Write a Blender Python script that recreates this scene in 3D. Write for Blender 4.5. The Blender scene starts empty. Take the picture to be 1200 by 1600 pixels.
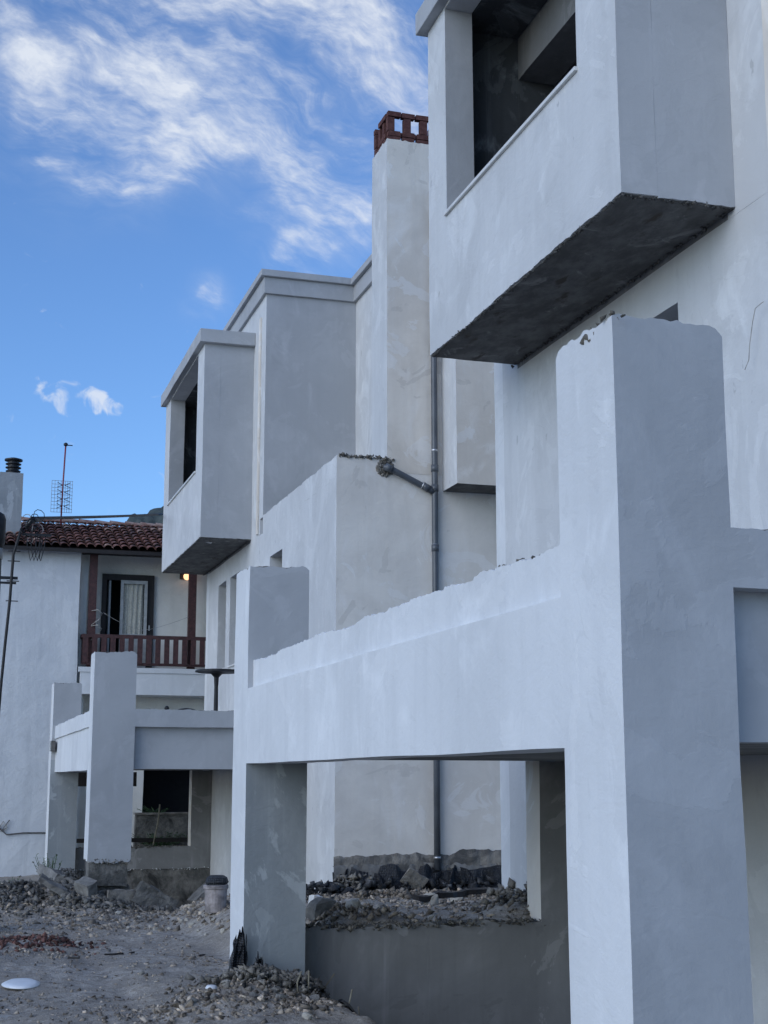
import bpy, math, random
import numpy as np
from mathutils import Vector, Matrix, noise
random.seed(7); rng = np.random.default_rng(11)
SC = bpy.context.scene
COL = SC.collection

# ------------------------------------------------------------------ camera
cam_d = bpy.data.cameras.new('camera'); cam = bpy.data.objects.new('camera', cam_d); COL.objects.link(cam)
cam_d.sensor_fit = 'VERTICAL'; cam_d.sensor_height = 36.0; cam_d.lens = 2230/1600*36
cam_d.clip_start = .1; cam_d.clip_end = 3000
PITCH = math.atan(417/2230); YAW = math.atan(695/2269)
cam.location = (0, 0, 2.0); cam.rotation_euler = (math.pi/2 + PITCH, 0, -YAW)
SC.camera = cam
SC.view_settings.view_transform = 'Standard'; SC.view_settings.look = 'None'
SC.view_settings.exposure = 0.42; SC.view_settings.gamma = 1.0
SC.render.resolution_x = 768; SC.render.resolution_y = 1024

# ------------------------------------------------------------------ node helpers
def nd(nt, t, ins=None, **kw):
    n = nt.nodes.new(t)
    for k, v in kw.items(): setattr(n, k, v)
    for k, v in (ins or {}).items():
        s = n.inputs[k]
        if hasattr(v, 'is_output'): nt.links.new(v, s)
        else: s.default_value = v
    return n
def mth(nt, op, a, b=0.0, c=0.0, clamp=False):
    return nd(nt, 'ShaderNodeMath', {0: a, 1: b, 2: c}, operation=op, use_clamp=clamp).outputs[0]
def vmt(nt, op, a, b=(0, 0, 0)):
    n = nd(nt, 'ShaderNodeVectorMath', {0: a, 1: b}, operation=op)
    return n.outputs['Value'] if op in ('DOT_PRODUCT', 'LENGTH', 'DISTANCE') else n.outputs[0]
def mix(nt, f, a, b, mode='MIX'):
    n = nd(nt, 'ShaderNodeMix', data_type='RGBA', blend_type=mode)
    for i, v in ((0, f), (6, a), (7, b)):
        if hasattr(v, 'is_output'): nt.links.new(v, n.inputs[i])
        else: n.inputs[i].default_value = v if i == 0 else (tuple(v) + (1,))[:4]
    return n.outputs[2]
def ramp(nt, v, a, b, lo=0.0, hi=1.0):
    return nd(nt, 'ShaderNodeMapRange', {0: v, 1: a, 2: b, 3: lo, 4: hi}, interpolation_type='SMOOTHSTEP').outputs[0]
def nz(nt, vec, scale, detail=4, rough=.55, dist=0.0):
    return nd(nt, 'ShaderNodeTexNoise', {'Vector': vec, 'Scale': scale, 'Detail': detail, 'Roughness': rough, 'Distortion': dist}).outputs[0]
def scl(nt, v, s): return vmt(nt, 'MULTIPLY', v, s)

# ------------------------------------------------------------------ sky and sun
SUN_EL, SUN_AZ = math.radians(24), math.radians(242)          # azimuth clockwise from +Y
SUN_DIR = Vector((math.sin(SUN_AZ)*math.cos(SUN_EL), math.cos(SUN_AZ)*math.cos(SUN_EL), math.sin(SUN_EL)))
W = bpy.data.worlds.new('World'); SC.world = W; W.use_nodes = True
nt = W.node_tree; nt.nodes.clear()
def px_dir(x, y):                                             # survey: direction of a photographed point of sky
    u, v = (x-600)/2230, (800-y)/2230
    F = Vector((math.sin(YAW), math.cos(YAW), 0)); R = Vector((math.cos(YAW), -math.sin(YAW), 0)); Z = Vector((0, 0, 1))
    return (F*(math.cos(PITCH)-v*math.sin(PITCH)) + R*u + Z*(math.sin(PITCH)+v*math.cos(PITCH))).normalized()
sky = nd(nt, 'ShaderNodeTexSky', sky_type='NISHITA', sun_disc=False, sun_elevation=SUN_EL, sun_rotation=SUN_AZ,
         altitude=0, air_density=1.0, dust_density=0.6, ozone_density=2.2)
D = vmt(nt, 'NORMALIZE', nd(nt, 'ShaderNodeTexCoord').outputs['Generated'])
sep = nd(nt, 'ShaderNodeSeparateXYZ', {0: D})
# cirrus: stretched, warped noise inside soft banks (fixed directions in the sky)
Fv, Rv, Uv = px_dir(300, 200), px_dir(1300, 560), None
Rv = (Rv - Fv*Rv.dot(Fv)).normalized(); Uv = Rv.cross(Fv).normalized()
cv = nd(nt, 'ShaderNodeCombineXYZ', {0: vmt(nt, 'DOT_PRODUCT', D, tuple(Rv)), 1: vmt(nt, 'DOT_PRODUCT', D, tuple(Fv)), 2: vmt(nt, 'DOT_PRODUCT', D, tuple(Uv))}).outputs[0]
def warp(v, sc, amt, det=4):
    w_ = nd(nt, 'ShaderNodeTexNoise', {'Vector': v, 'Scale': sc, 'Detail': float(det), 'Roughness': .55}).outputs['Color']
    return vmt(nt, 'ADD', v, scl(nt, vmt(nt, 'SUBTRACT', w_, (.5, .5, .5)), (amt, amt, amt)))
w1 = warp(cv, 5.0, .16)
n1 = nz(nt, scl(nt, w1, (.42, .6, 1.25)), 16.0, 9, .62)
n2 = nz(nt, scl(nt, warp(cv, 12.0, .05), (.8, 1.0, 2.2)), 34.0, 8, .66)
n3 = nz(nt, w1, 4.5, 3, .5)
n = mth(nt, 'ADD', mth(nt, 'MULTIPLY', n1, .68), mth(nt, 'MULTIPLY', n2, .32))
Dw = warp(D, 11.0, .075, 6)
env = None
for (x, y, s, a) in [(545, 115, .040, 1.5), (600, 160, .032, 1.2), (490, 190, .032, .95), (190, 180, .030, .85), (245, 215, .022, .5), (50, 200, .028, .6), (105, 255, .024, .45), (200, 265, .022, .4),
                     (270, 10, .040, .95), (110, 25, .045, .75), (60, 110, .05, .4), (340, 120, .05, .35), (525, 245, .028, .8), (545, 300, .022, .6), (505, 413, .016, 1.0), (455, 406, .012, .6), (322, 463, .011, 1.3),
                     (640, 30, .06, .6), (430, 40, .04, .5), (382, 384, .009, .5), (560, 372, .014, .5), (345, 190, .014, .5)]:
    d = vmt(nt, 'DISTANCE', Dw, tuple(px_dir(x, y)))
    g = mth(nt, 'MULTIPLY', mth(nt, 'EXPONENT', mth(nt, 'MULTIPLY', mth(nt, 'MULTIPLY', d, d), -1/(2*s*s))), a)
    env = g if env is None else mth(nt, 'ADD', env, g)
broad = mth(nt, 'MULTIPLY', ramp(nt, n3, .45, .7, 0, .8), ramp(nt, vmt(nt, 'DISTANCE', D, tuple(px_dir(480, 700))), .40, .6))
env = mth(nt, 'MINIMUM', mth(nt, 'ADD', env, broad), 1.0)
thr = mth(nt, 'SUBTRACT', .60, mth(nt, 'MULTIPLY', env, .17))
wisp = ramp(nt, mth(nt, 'SUBTRACT', n, thr), .0, .30, 0, .95)
cl = mth(nt, 'ADD', mth(nt, 'MULTIPLY', wisp, mth(nt, 'POWER', env, .7)), mth(nt, 'MULTIPLY', mth(nt, 'MULTIPLY', mth(nt, 'POWER', env, 1.4), ramp(nt, n1, .3, .7)), .36))
cl = mth(nt, 'MINIMUM', cl, 1.0)
# small puffs
pf = None
for (x, y, s) in [(66, 603, .0048), (95, 628, .006), (112, 643, .005), (96, 604, .004), (122, 614, .0065), (138, 618, .005), (108, 622, .0055), (152, 622, .005), (172, 634, .005), (186, 641, .004), (80, 615, .004), (150, 642, .0022)]:
    d = vmt(nt, 'DISTANCE', D, tuple(px_dir(x, y)))
    g = mth(nt, 'EXPONENT', mth(nt, 'MULTIPLY', mth(nt, 'MULTIPLY', d, d), -1/(2*s*s)))
    pf = g if pf is None else mth(nt, 'ADD', pf, g)
pn = nz(nt, D, 48.0, 5, .55, .8)
puff = mth(nt, 'MULTIPLY', ramp(nt, mth(nt, 'ADD', mth(nt, 'MINIMUM', pf, 1.0), mth(nt, 'MULTIPLY', mth(nt, 'SUBTRACT', pn, .5), 3.6)), .6, 1.5), .95)
cl = mth(nt, 'MAXIMUM', cl, mth(nt, 'MULTIPLY', puff, .9))
cl = mth(nt, 'MULTIPLY', cl, ramp(nt, sep.outputs[2], .0, .12))
SKY_S = .13
skyc = mix(nt, 1.0, sky.outputs[0], (.60, .81, 1.10), 'MULTIPLY')
cloudc = (4.5, 4.8, 5.3)
colr = mix(nt, mth(nt, 'MULTIPLY', cl, .92), skyc, cloudc)
bg = nd(nt, 'ShaderNodeBackground', {'Color': colr, 'Strength': SKY_S})
nd(nt, 'ShaderNodeOutputWorld', {'Surface': bg.outputs[0]})
W.cycles.sampling_method = 'MANUAL'; W.cycles.sample_map_resolution = 512

sun_d = bpy.data.lights.new('sun', 'SUN'); sun = bpy.data.objects.new('sun', sun_d); COL.objects.link(sun)
sun_d.energy = .92; sun_d.angle = math.radians(60); sun_d.color = (1.0, .965, .915)
sun.rotation_euler = SUN_DIR.to_track_quat('Z', 'Y').to_euler()

# ------------------------------------------------------------------ materials
def new_mat(name):
    m = bpy.data.materials.new(name); m.use_nodes = True; t = m.node_tree; t.nodes.clear()
    p = nd(t, 'ShaderNodeBsdfPrincipled'); nd(t, 'ShaderNodeOutputMaterial', {'Surface': p.outputs[0]})
    pos = nd(t, 'ShaderNodeNewGeometry').outputs['Position']
    return m, t, p, pos
def bump(t, p, h, strength=.3, dist=.01, prev=None):
    b = nd(t, 'ShaderNodeBump', {'Height': h, 'Strength': strength, 'Distance': dist})
    if prev is not None: t.links.new(prev, b.inputs['Normal'])
    t.links.new(b.outputs[0], p.inputs['Normal']); return b.outputs[0]
def plaster(name, c1, c2, wash=(.8, .82, .84), wash_amt=.35, streak=.12, seed=0.0, bmp=.25, patch=.10, tiny=.0, hard=False, cracks=.10):
    m, t, p, pos = new_mat(name)
    q = vmt(t, 'ADD', pos, (seed, seed*1.7, seed*.6))
    col = mix(t, ramp(t, nz(t, q, .55, 5, .6, .6), .36, .66), c1, c2)
    w = nz(t, scl(t, q, (1.0, 1.0, .6)), 1.5, 8, .62, 1.0)
    w = ramp(t, w, .555, .59) if hard else ramp(t, w, .52, .70)
    col = mix(t, mth(t, 'MULTIPLY', w, wash_amt), col, wash)
    # hard edged repair patches, lighter and darker
    pa = nz(t, vmt(t, 'ADD', q, (3, 8, 5)), .8, 8, .6, 1.6)
    col = mix(t, mth(t, 'MULTIPLY', ramp(t, pa, .585, .60), patch*1.5), col, tuple(min(.88, v*1.2) for v in wash))
    col = mix(t, mth(t, 'MULTIPLY', ramp(t, pa, .40, .385), patch*1.6), col, tuple(v*.74 for v in c1))
    # rain streaks
    st = ramp(t, nz(t, scl(t, q, (3.2, 3.2, .22)), 1.6, 5, .6), .45, .75)
    col = mix(t, mth(t, 'MULTIPLY', st, streak), col, tuple(v*.72 for v in c1))
    st2 = ramp(t, nz(t, scl(t, q, (5.0, 5.0, .35)), 1.3, 4, .6), .56, .78)
    col = mix(t, mth(t, 'MULTIPLY', st2, streak*.9), col, tuple(min(.86, v*1.15) for v in wash))
    # trowel sweeps
    tr = nz(t, scl(t, warpv(t, q, 1.2, .8), (1, 1, 2.4)), 7.0, 3, .5)
    col = mix(t, mth(t, 'MULTIPLY', ramp(t, tr, .5, .75), .10), col, tuple(v*.86 for v in c1))
    if tiny:
        sp = ramp(t, nz(t, scl(t, q, (1, 1, .55)), 5.5, 4, .55), .70, .73)
        col = mix(t, mth(t, 'MULTIPLY', sp, tiny), col, tuple(v*.62 for v in c1))
    if cracks:
        vo = nd(t, 'ShaderNodeTexVoronoi', {'Vector': warpv(t, q, 2.2, .5), 'Scale': .55}, feature='DISTANCE_TO_EDGE').outputs['Distance']
        ck = mth(t, 'MULTIPLY', ramp(t, vo, .006, .001), ramp(t, nz(t, q, .6, 3), .56, .66))
        col = mix(t, mth(t, 'MULTIPLY', ck, cracks), col, tuple(v*.4 for v in c1))
    t.links.new(col, p.inputs['Base Color']); p.inputs['Roughness'].default_value = .92
    p.inputs['Specular IOR Level'].default_value = .2
    h = mth(t, 'ADD', mth(t, 'ADD', mth(t, 'MULTIPLY', nz(t, q, 3.0, 6, .6), 1.0), mth(t, 'MULTIPLY', nz(t, q, 40, 3, .6), .12)), mth(t, 'ADD', mth(t, 'MULTIPLY', tr, .35), mth(t, 'MULTIPLY', ramp(t, pa, .585, .60), .10)))
    bump(t, p, h, bmp, .03)
    return m
def warpv(t, v, sc, amt):
    w_ = nd(t, 'ShaderNodeTexNoise', {'Vector': v, 'Scale': sc, 'Detail': 4.0}).outputs['Color']
    return vmt(t, 'ADD', v, scl(t, vmt(t, 'SUBTRACT', w_, (.5, .5, .5)), (amt, amt, amt)))
def rough_mat(name, c1, c2, scale=6, bmp=.6, dist=.03, c3=None, rough=.95, island=False):
    m, t, p, pos = new_mat(name)
    f = ramp(t, nz(t, pos, scale, 7, .65), .35, .65)
    col = mix(t, f, c1, c2)
    if c3: col = mix(t, ramp(t, nz(t, vmt(t, 'ADD', pos, (9, 3, 1)), scale*.4, 6, .6, .8), .53, .66), col, c3)
    if island:
        r = nd(t, 'ShaderNodeNewGeometry').outputs['Random Per Island']
        cr = nd(t, 'ShaderNodeValToRGB', {0: r}); e = cr.color_ramp.elements
        e[0].color = (.32, .31, .30, 1); e[1].color = (1.9, 1.8, 1.7, 1); e[1].position = 1
        k = e.new(.55); k.color = (.8, .78, .76, 1); k = e.new(.8); k.color = (1.2, 1.16, 1.1, 1)
        col = mix(t, 1.0, col, cr.outputs[0], 'MULTIPLY')
    t.links.new(col, p.inputs['Base Color']); p.inputs['Roughness'].default_value = rough
    p.inputs['Specular IOR Level'].default_value = .25
    if bmp: bump(t, p, nz(t, pos, scale*3, 6, .7), bmp, dist)
    return m
def flat(name, c, rough=.6, metal=0.0, var=.25, scale=8, emis=None):
    m, t, p, pos = new_mat(name)
    f = ramp(t, nz(t, pos, scale, 5, .6), .3, .7)
    t.links.new(mix(t, f, tuple(v*(1-var) for v in c), tuple(min(1, v*(1+var)) for v in c)), p.inputs['Base Color'])
    p.inputs['Roughness'].default_value = rough; p.inputs['Metallic'].default_value = metal
    if emis: p.inputs['Emission Color'].default_value = emis[0] + (1,); p.inputs['Emission Strength'].default_value = emis[1]
    return m
M = {}
M['white'] = plaster('white_plaster', (.55, .555, .56), (.62, .625, .63), (.74, .75, .755), .55, .16, 0, .35, tiny=.5)
M['white2'] = plaster('white_plaster_fresh', (.64, .65, .66), (.71, .72, .73), (.81, .82, .83), .6, .16, 5, .3)
M['grey'] = plaster('grey_shaded_plaster', (.38, .39, .405), (.44, .45, .465), (.53, .54, .56), .35, .10, 9, .25, patch=.07, cracks=0)  # grey coat; shade of the front-facing sides is also put into it
M['beige'] = plaster('beige_render', (.67, .61, .535), (.81, .75, .67), (.85, .81, .755), .65, .15, 14, .35, patch=.22)
M['pipewall'] = plaster('warm_grey_render', (.66, .62, .57), (.78, .74, .685), (.83, .80, .77), .6, .15, 18, .35, patch=.2)
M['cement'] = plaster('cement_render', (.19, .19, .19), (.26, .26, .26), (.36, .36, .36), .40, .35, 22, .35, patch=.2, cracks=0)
M['cement_p'] = plaster('patched_cement_render', (.27, .295, .31), (.33, .35, .365), (.48, .51, .53), .6, .25, 27, .4, hard=True, cracks=0)
M['housewall'] = plaster('old_whitewash', (.60, .62, .645), (.68, .695, .71), (.74, .75, .76), .4, .3, 31, .6)
M['cream'] = plaster('cream_roughcast', (.74, .72, .66), (.82, .80, .74), (.84, .83, .79), .3, .2, 35, .8)
M['smoky_cement'] = plaster('dark_smoky_cement', (.045, .05, .055), (.08, .085, .09), (.30, .32, .33), .8, .25, 44, .3)  # dark cement with pale blotches, for loggia and inner room faces
M['concrete'] = rough_mat('bare_concrete', (.16, .155, .145), (.25, .24, .225), 5, .6, .03, (.10, .095, .09))
M['soffit'] = None
M['mortar'] = rough_mat('broken_mortar', (.12, .115, .10), (.22, .205, .18), 12, .8, .03)
M['oldbase'] = rough_mat('stripped_base', (.15, .14, .125), (.30, .28, .25), 4, .9, .05, (.09, .088, .085))
M['tar'] = rough_mat('tar_coat', (.018, .02, .024), (.05, .052, .058), 5, .7, .05, (.17, .17, .17), .7)
M['footing'] = rough_mat('dirty_footing', (.10, .10, .095), (.23, .22, .205), 3.5, .9, .06, (.04, .04, .04))
M['brick'] = rough_mat('red_brick', (.085, .036, .032), (.14, .064, .054), 14, .5, .01)
M['wood'] = flat('brown_painted_wood', (.064, .025, .024), .6, var=.35, scale=14)
M['blackwood'] = flat('dark_wood', (.018, .014, .013), .6)
M['metal'] = flat('black_metal', (.02, .02, .022), .5, .3)
M['pipe'] = flat('grey_pvc', (.085, .095, .11), .35, var=.15, scale=3)
M['clip'] = flat('galvanised_steel', (.55, .56, .58), .35, .8)
M['sill'] = flat('white_marble', (.66, .65, .63), .5, var=.08, scale=5)
M['pole'] = flat('weathered_pole', (.10, .095, .09), .9, var=.4, scale=6)
M['cable'] = flat('black_cable', (.012, .012, .013), .6)
M['wire'] = flat('light_wire', (.35, .34, .32), .6)
M['frame'] = flat('grey_white_frame', (.42, .43, .42), .5, var=.15)
M['curtain'] = flat('cream_curtain', (.80, .77, .66), .9, var=.15, scale=20)
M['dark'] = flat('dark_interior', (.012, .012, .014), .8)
M['plastic'] = flat('white_plastic', (.72, .74, .76), .4, var=.05)
M['rust'] = flat('grey_dented_metal', (.27, .24, .235), .7, var=.45, scale=7)
M['antred'] = flat('red_mast_paint', (.22, .03, .04), .5)
M['lamp'] = flat('lamp_glass', (.8, .5, .3), .4, emis=((1.0, .55, .28), 1.3))
M['leaf'] = flat('weed_leaf', (.035, .085, .025), .6, var=.5, scale=9)
M['dry'] = flat('dry_stalk', (.22, .20, .15), .9)
M['stone'] = rough_mat('stone', (.25, .215, .18), (.38, .34, .29), 9, .6, .02, None, .95, True)
M['redstone'] = rough_mat('brick_crumbs', (.12, .062, .055), (.18, .10, .088), 9, .6, .02, None, .95, True)
# soffit with board marks
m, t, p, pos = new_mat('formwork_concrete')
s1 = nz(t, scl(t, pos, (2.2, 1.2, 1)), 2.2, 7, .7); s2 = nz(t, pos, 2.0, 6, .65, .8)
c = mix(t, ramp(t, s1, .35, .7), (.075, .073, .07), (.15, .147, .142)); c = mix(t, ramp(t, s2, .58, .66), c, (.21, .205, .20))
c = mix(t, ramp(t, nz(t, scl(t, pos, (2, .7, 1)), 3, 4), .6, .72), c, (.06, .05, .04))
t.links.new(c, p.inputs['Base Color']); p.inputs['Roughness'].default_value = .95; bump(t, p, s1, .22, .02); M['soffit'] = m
# dimple membrane
m, t, p, pos = new_mat('dimpled_membrane')
vo = nd(t, 'ShaderNodeTexVoronoi', {'Vector': scl(t, pos, (1, 1, 1)), 'Scale': 40.0, 'Randomness': 0.12}).outputs['Distance']
c = mix(t, ramp(t, vo, .12, .3), (.10, .11, .13), (.018, .02, .025)); c = mix(t, ramp(t, nz(t, pos, 2.2, 6, .65), .56, .68), c, (.13, .13, .13))
t.links.new(c, p.inputs['Base Color']); p.inputs['Roughness'].default_value = .45; bump(t, p, mth(t, 'SUBTRACT', 1.0, vo), .8, .03); M['membrane'] = m
# roof tile
m, t, p, pos = new_mat('clay_tile')
r = nd(t, 'ShaderNodeObjectInfo').outputs['Random']
c = mix(t, r, (.10, .040, .030), (.24, .105, .078)); c = mix(t, ramp(t, nz(t, pos, 7, 5, .65), .55, .75), c, (.36, .28, .24))
c = mix(t, ramp(t, nz(t, pos, 2.2, 4), .5, .7), c, (.04, .028, .024))
t.links.new(c, p.inputs['Base Color']); p.inputs['Roughness'].default_value = .75; bump(t, p, nz(t, pos, 40, 3), .3, .01); M['tile'] = m
m, t, p, pos = new_mat('pale_clay_tile')
c = mix(t, ramp(t, nz(t, pos, 6, 5), .4, .6), (.30, .17, .13), (.42, .30, .25)); t.links.new(c, p.inputs['Base Color']); p.inputs['Roughness'].default_value = .85; M['tile_pale'] = m
# ground
m, t, p, pos = new_mat('stony_dirt')
a = nz(t, pos, .7, 6, .62, .4); b = nz(t, pos, 9, 7, .7); d = nz(t, scl(t, pos, (1, 1, 1)), 34, 5, .7)
c = mix(t, ramp(t, a, .4, .62), (.32, .285, .245), (.43, .39, .345))
c = mix(t, ramp(t, b, .40, .62), c, (.265, .235, .20)); c = mix(t, ramp(t, d, .60, .68), c, (.64, .59, .52)); c = mix(t, ramp(t, d, .42, .32), c, (.15, .13, .11))
t.links.new(c, p.inputs['Base Color']); p.inputs['Roughness'].default_value = .95
bump(t, p, mth(t, 'ADD', mth(t, 'MULTIPLY', b, .6), mth(t, 'MULTIPLY', d, .4)), .9, .06); M['ground'] = m
# puddle
m, t, p, pos = new_mat('muddy_water')
t.links.new(mix(t, nz(t, pos, 2, 4), (.24, .215, .19), (.30, .275, .245)), p.inputs['Base Color']); p.inputs['Roughness'].default_value = .3
bump(t, p, nz(t, pos, 5, 3), .05, .01); M['water'] = m
# hill
m, t, p, pos = new_mat('wooded_hill')
c = mix(t, ramp(t, nz(t, pos, .35, 6, .7), .4, .6), (.035, .05, .05), (.07, .085, .08)); t.links.new(c, p.inputs['Base Color']); p.inputs['Roughness'].default_value = 1; M['hill'] = m
# glass
m, t, p, pos = new_mat('window_glass'); p.inputs['Base Color'].default_value = (.25, .27, .27, 1); p.inputs['Roughness'].default_value = .1; p.inputs['Alpha'].default_value = .12; M['glass'] = m

# ------------------------------------------------------------------ object helpers
def link(name, me, mat, parent=None):
    if mat is not None and len(me.materials) == 0: me.materials.append(mat)
    o = bpy.data.objects.new(name, me); COL.objects.link(o)
    if parent is not None: attach(o, parent)
    return o
def attach(o, parent):
    o.parent = parent
    if parent.type == 'EMPTY': o.matrix_parent_inverse = Matrix.Translation(-parent.location)
    else: o.matrix_parent_inverse = Matrix.Translation(-parent.location) if parent.location.length else Matrix.Identity(4)
def thing(name, loc, label, cat, group=None):
    o = bpy.data.objects.new(name, None); COL.objects.link(o); o.location = loc; o.empty_display_size = .2
    return tag(o, label, cat, group)
def tag(o, label, cat, group=None):
    o['label'] = label; o['category'] = cat
    if group: o['group'] = group
    return o
def mesh(name, v, f, smooth=False):
    me = bpy.data.meshes.new(name); me.from_pydata([tuple(p) for p in v], [], f); me.update()
    if smooth: me.polygons.foreach_set('use_smooth', [True]*len(me.polygons))
    return me
def wob(p, a=.008):
    q = Vector(p); return Vector(p) + a*noise.noise_vector(q*.9) + a*.5*noise.noise_vector(q*3.1 + Vector((7, 7, 7)))
def lin(a, b, step):
    n = max(1, int(round((b-a)/step))); return [a+(b-a)*i/n for i in range(n+1)]
def solid(xs, ys, zs, hole=None, topf=None, botf=None, wa=.008, name='solid', topdepth=.06):
    """closed surface of the grid cells for which hole() is false; topf/botf roughen the top/bottom rims"""
    nx, ny, nz_ = len(xs)-1, len(ys)-1, len(zs)-1
    S = np.ones((nx+2, ny+2, nz_+2), bool); S[0] = S[-1] = False; S[:, 0] = S[:, -1] = False; S[:, :, 0] = S[:, :, -1] = False
    if hole:
        for i in range(nx):
            for j in range(ny):
                for k in range(nz_):
                    if hole((xs[i]+xs[i+1])/2, (ys[j]+ys[j+1])/2, (zs[k]+zs[k+1])/2): S[i+1, j+1, k+1] = False
    vid = {}; V = []; F = []
    def v(i, j, k):
        key = (i, j, k)
        if key not in vid:
            x, y, z = xs[i], ys[j], zs[k]; q = wob((x, y, z), wa)
            if topf and k == nz_: q.z += topf(x, y)
            if topf and k == nz_-1 and z > zs[-1]-.15: q.z += .5*topf(x, y)
            if botf and k == 0: q.z += botf(x, y)
            vid[key] = len(V); V.append(q)
        return vid[key]
    for i in range(1, nx+1):
        for j in range(1, ny+1):
            for k in range(1, nz_+1):
                if not S[i, j, k]: continue
                a, b, c = i-1, j-1, k-1
                if not S[i-1, j, k]: F.append((v(a, b, c), v(a, b, c+1), v(a, b+1, c+1), v(a, b+1, c)))
                if not S[i+1, j, k]: F.append((v(a+1, b, c), v(a+1, b+1, c), v(a+1, b+1, c+1), v(a+1, b, c+1)))
                if not S[i, j-1, k]: F.append((v(a, b, c), v(a+1, b, c), v(a+1, b, c+1), v(a, b, c+1)))
                if not S[i, j+1, k]: F.append((v(a, b+1, c), v(a, b+1, c+1), v(a+1, b+1, c+1), v(a+1, b+1, c)))
                if not S[i, j, k-1]: F.append((v(a, b, c), v(a, b+1, c), v(a+1, b+1, c), v(a+1, b, c)))
                if not S[i, j, k+1]: F.append((v(a, b, c+1), v(a+1, b, c+1), v(a+1, b+1, c+1), v(a, b+1, c+1)))
    return mesh(name, V, F)
def box(x0, x1, y0, y1, z0, z1, step=.5, **k):
    return solid(lin(x0, x1, step), lin(y0, y1, step), lin(z0, z1, step), **k)
def bevel(o, w=.01, seg=2):
    b = o.modifiers.new('bevel', 'BEVEL'); b.width = w; b.segments = seg; b.limit_method = 'ANGLE'; b.angle_limit = math.radians(50); return o
def jag(amp, seed=0.0, f=5.0, up=0.0):
    def g(x, y):
        q = Vector((x*f, y*f, seed)); a = noise.noise(q*.7); b = noise.noise(q*3.3); c = noise.noise(q*8.7)
        big = noise.noise(q*.33 + Vector((0, 0, 5)))
        return up + amp*(.38*a + .30*b + .30*c - .9*max(0, big-.12))
    return g
def two_tone(me, mats, test):
    """second material on the faces for which test(center, normal) is true"""
    for mm in mats: me.materials.append(mm)
    for p in me.polygons: p.material_index = test(p.center, p.normal)
def tube(name, pts, r, mat, parent=None, res=6, seg=10):
    V, F = [], []; n = len(pts); pts = [Vector(p) for p in pts]; up0 = Vector((0, 0, 1))
    for i, q in enumerate(pts):
        d = (pts[min(i+1, n-1)]-pts[max(i-1, 0)]).normalized(); ref = up0 if abs(d.z) < .9 else Vector((1, 0, 0))
        a = d.cross(ref).normalized(); b = d.cross(a)
        rr = r[i] if isinstance(r, (list, tuple)) else r
        for k in range(seg):
            t_ = 2*math.pi*k/seg; V.append(q + rr*(math.cos(t_)*a + math.sin(t_)*b))
    for i in range(n-1):
        for k in range(seg): F.append((i*seg+k, i*seg+(k+1) % seg, (i+1)*seg+(k+1) % seg, (i+1)*seg+k))
    F.append(tuple(range(seg))[::-1]); F.append(tuple(range((n-1)*seg, n*seg)))
    me = mesh(name, V, F, True); o = link(name, me, mat, parent); return o
def lathe(name, prof, c, mat, parent=None, seg=20, smooth=False):
    V, F = [], []
    for (r, z) in prof:
        for k in range(seg): t_ = 2*math.pi*k/seg; V.append((c[0]+r*math.cos(t_), c[1]+r*math.sin(t_), c[2]+z))
    for i in range(len(prof)-1):
        for k in range(seg): F.append((i*seg+k, i*seg+(k+1) % seg, (i+1)*seg+(k+1) % seg, (i+1)*seg+k))
    F.append(tuple(range(seg))[::-1]); F.append(tuple(range((len(prof)-1)*seg, len(prof)*seg)))
    return link(name, mesh(name, V, F, smooth), mat, parent)
# lumps: one mesh of many small irregular stones
_t = (1+5**.5)/2
ICO_V = np.array([(-1, _t, 0), (1, _t, 0), (-1, -_t, 0), (1, -_t, 0), (0, -1, _t), (0, 1, _t), (0, -1, -_t), (0, 1, -_t), (_t, 0, -1), (_t, 0, 1), (-_t, 0, -1), (-_t, 0, 1)])/math.sqrt(1+_t*_t)
ICO_F = np.array([(0, 11, 5), (0, 5, 1), (0, 1, 7), (0, 7, 10), (0, 10, 11), (1, 5, 9), (5, 11, 4), (11, 10, 2), (10, 7, 6), (7, 1, 8), (3, 9, 4), (3, 4, 2), (3, 2, 6), (3, 6, 8), (3, 8, 9), (4, 9, 5), (2, 4, 11), (6, 2, 10), (8, 6, 7), (9, 8, 1)])
CUB_V = np.array([(x, y, z) for x in (-1, 1) for y in (-1, 1) for z in (-1, 1)], float)*.68
CUB_F = np.array([(0, 1, 3), (0, 3, 2), (4, 6, 7), (4, 7, 5), (0, 4, 5), (0, 5, 1), (2, 3, 7), (2, 7, 6), (0, 2, 6), (0, 6, 4), (1, 5, 7), (1, 7, 3)])
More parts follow.
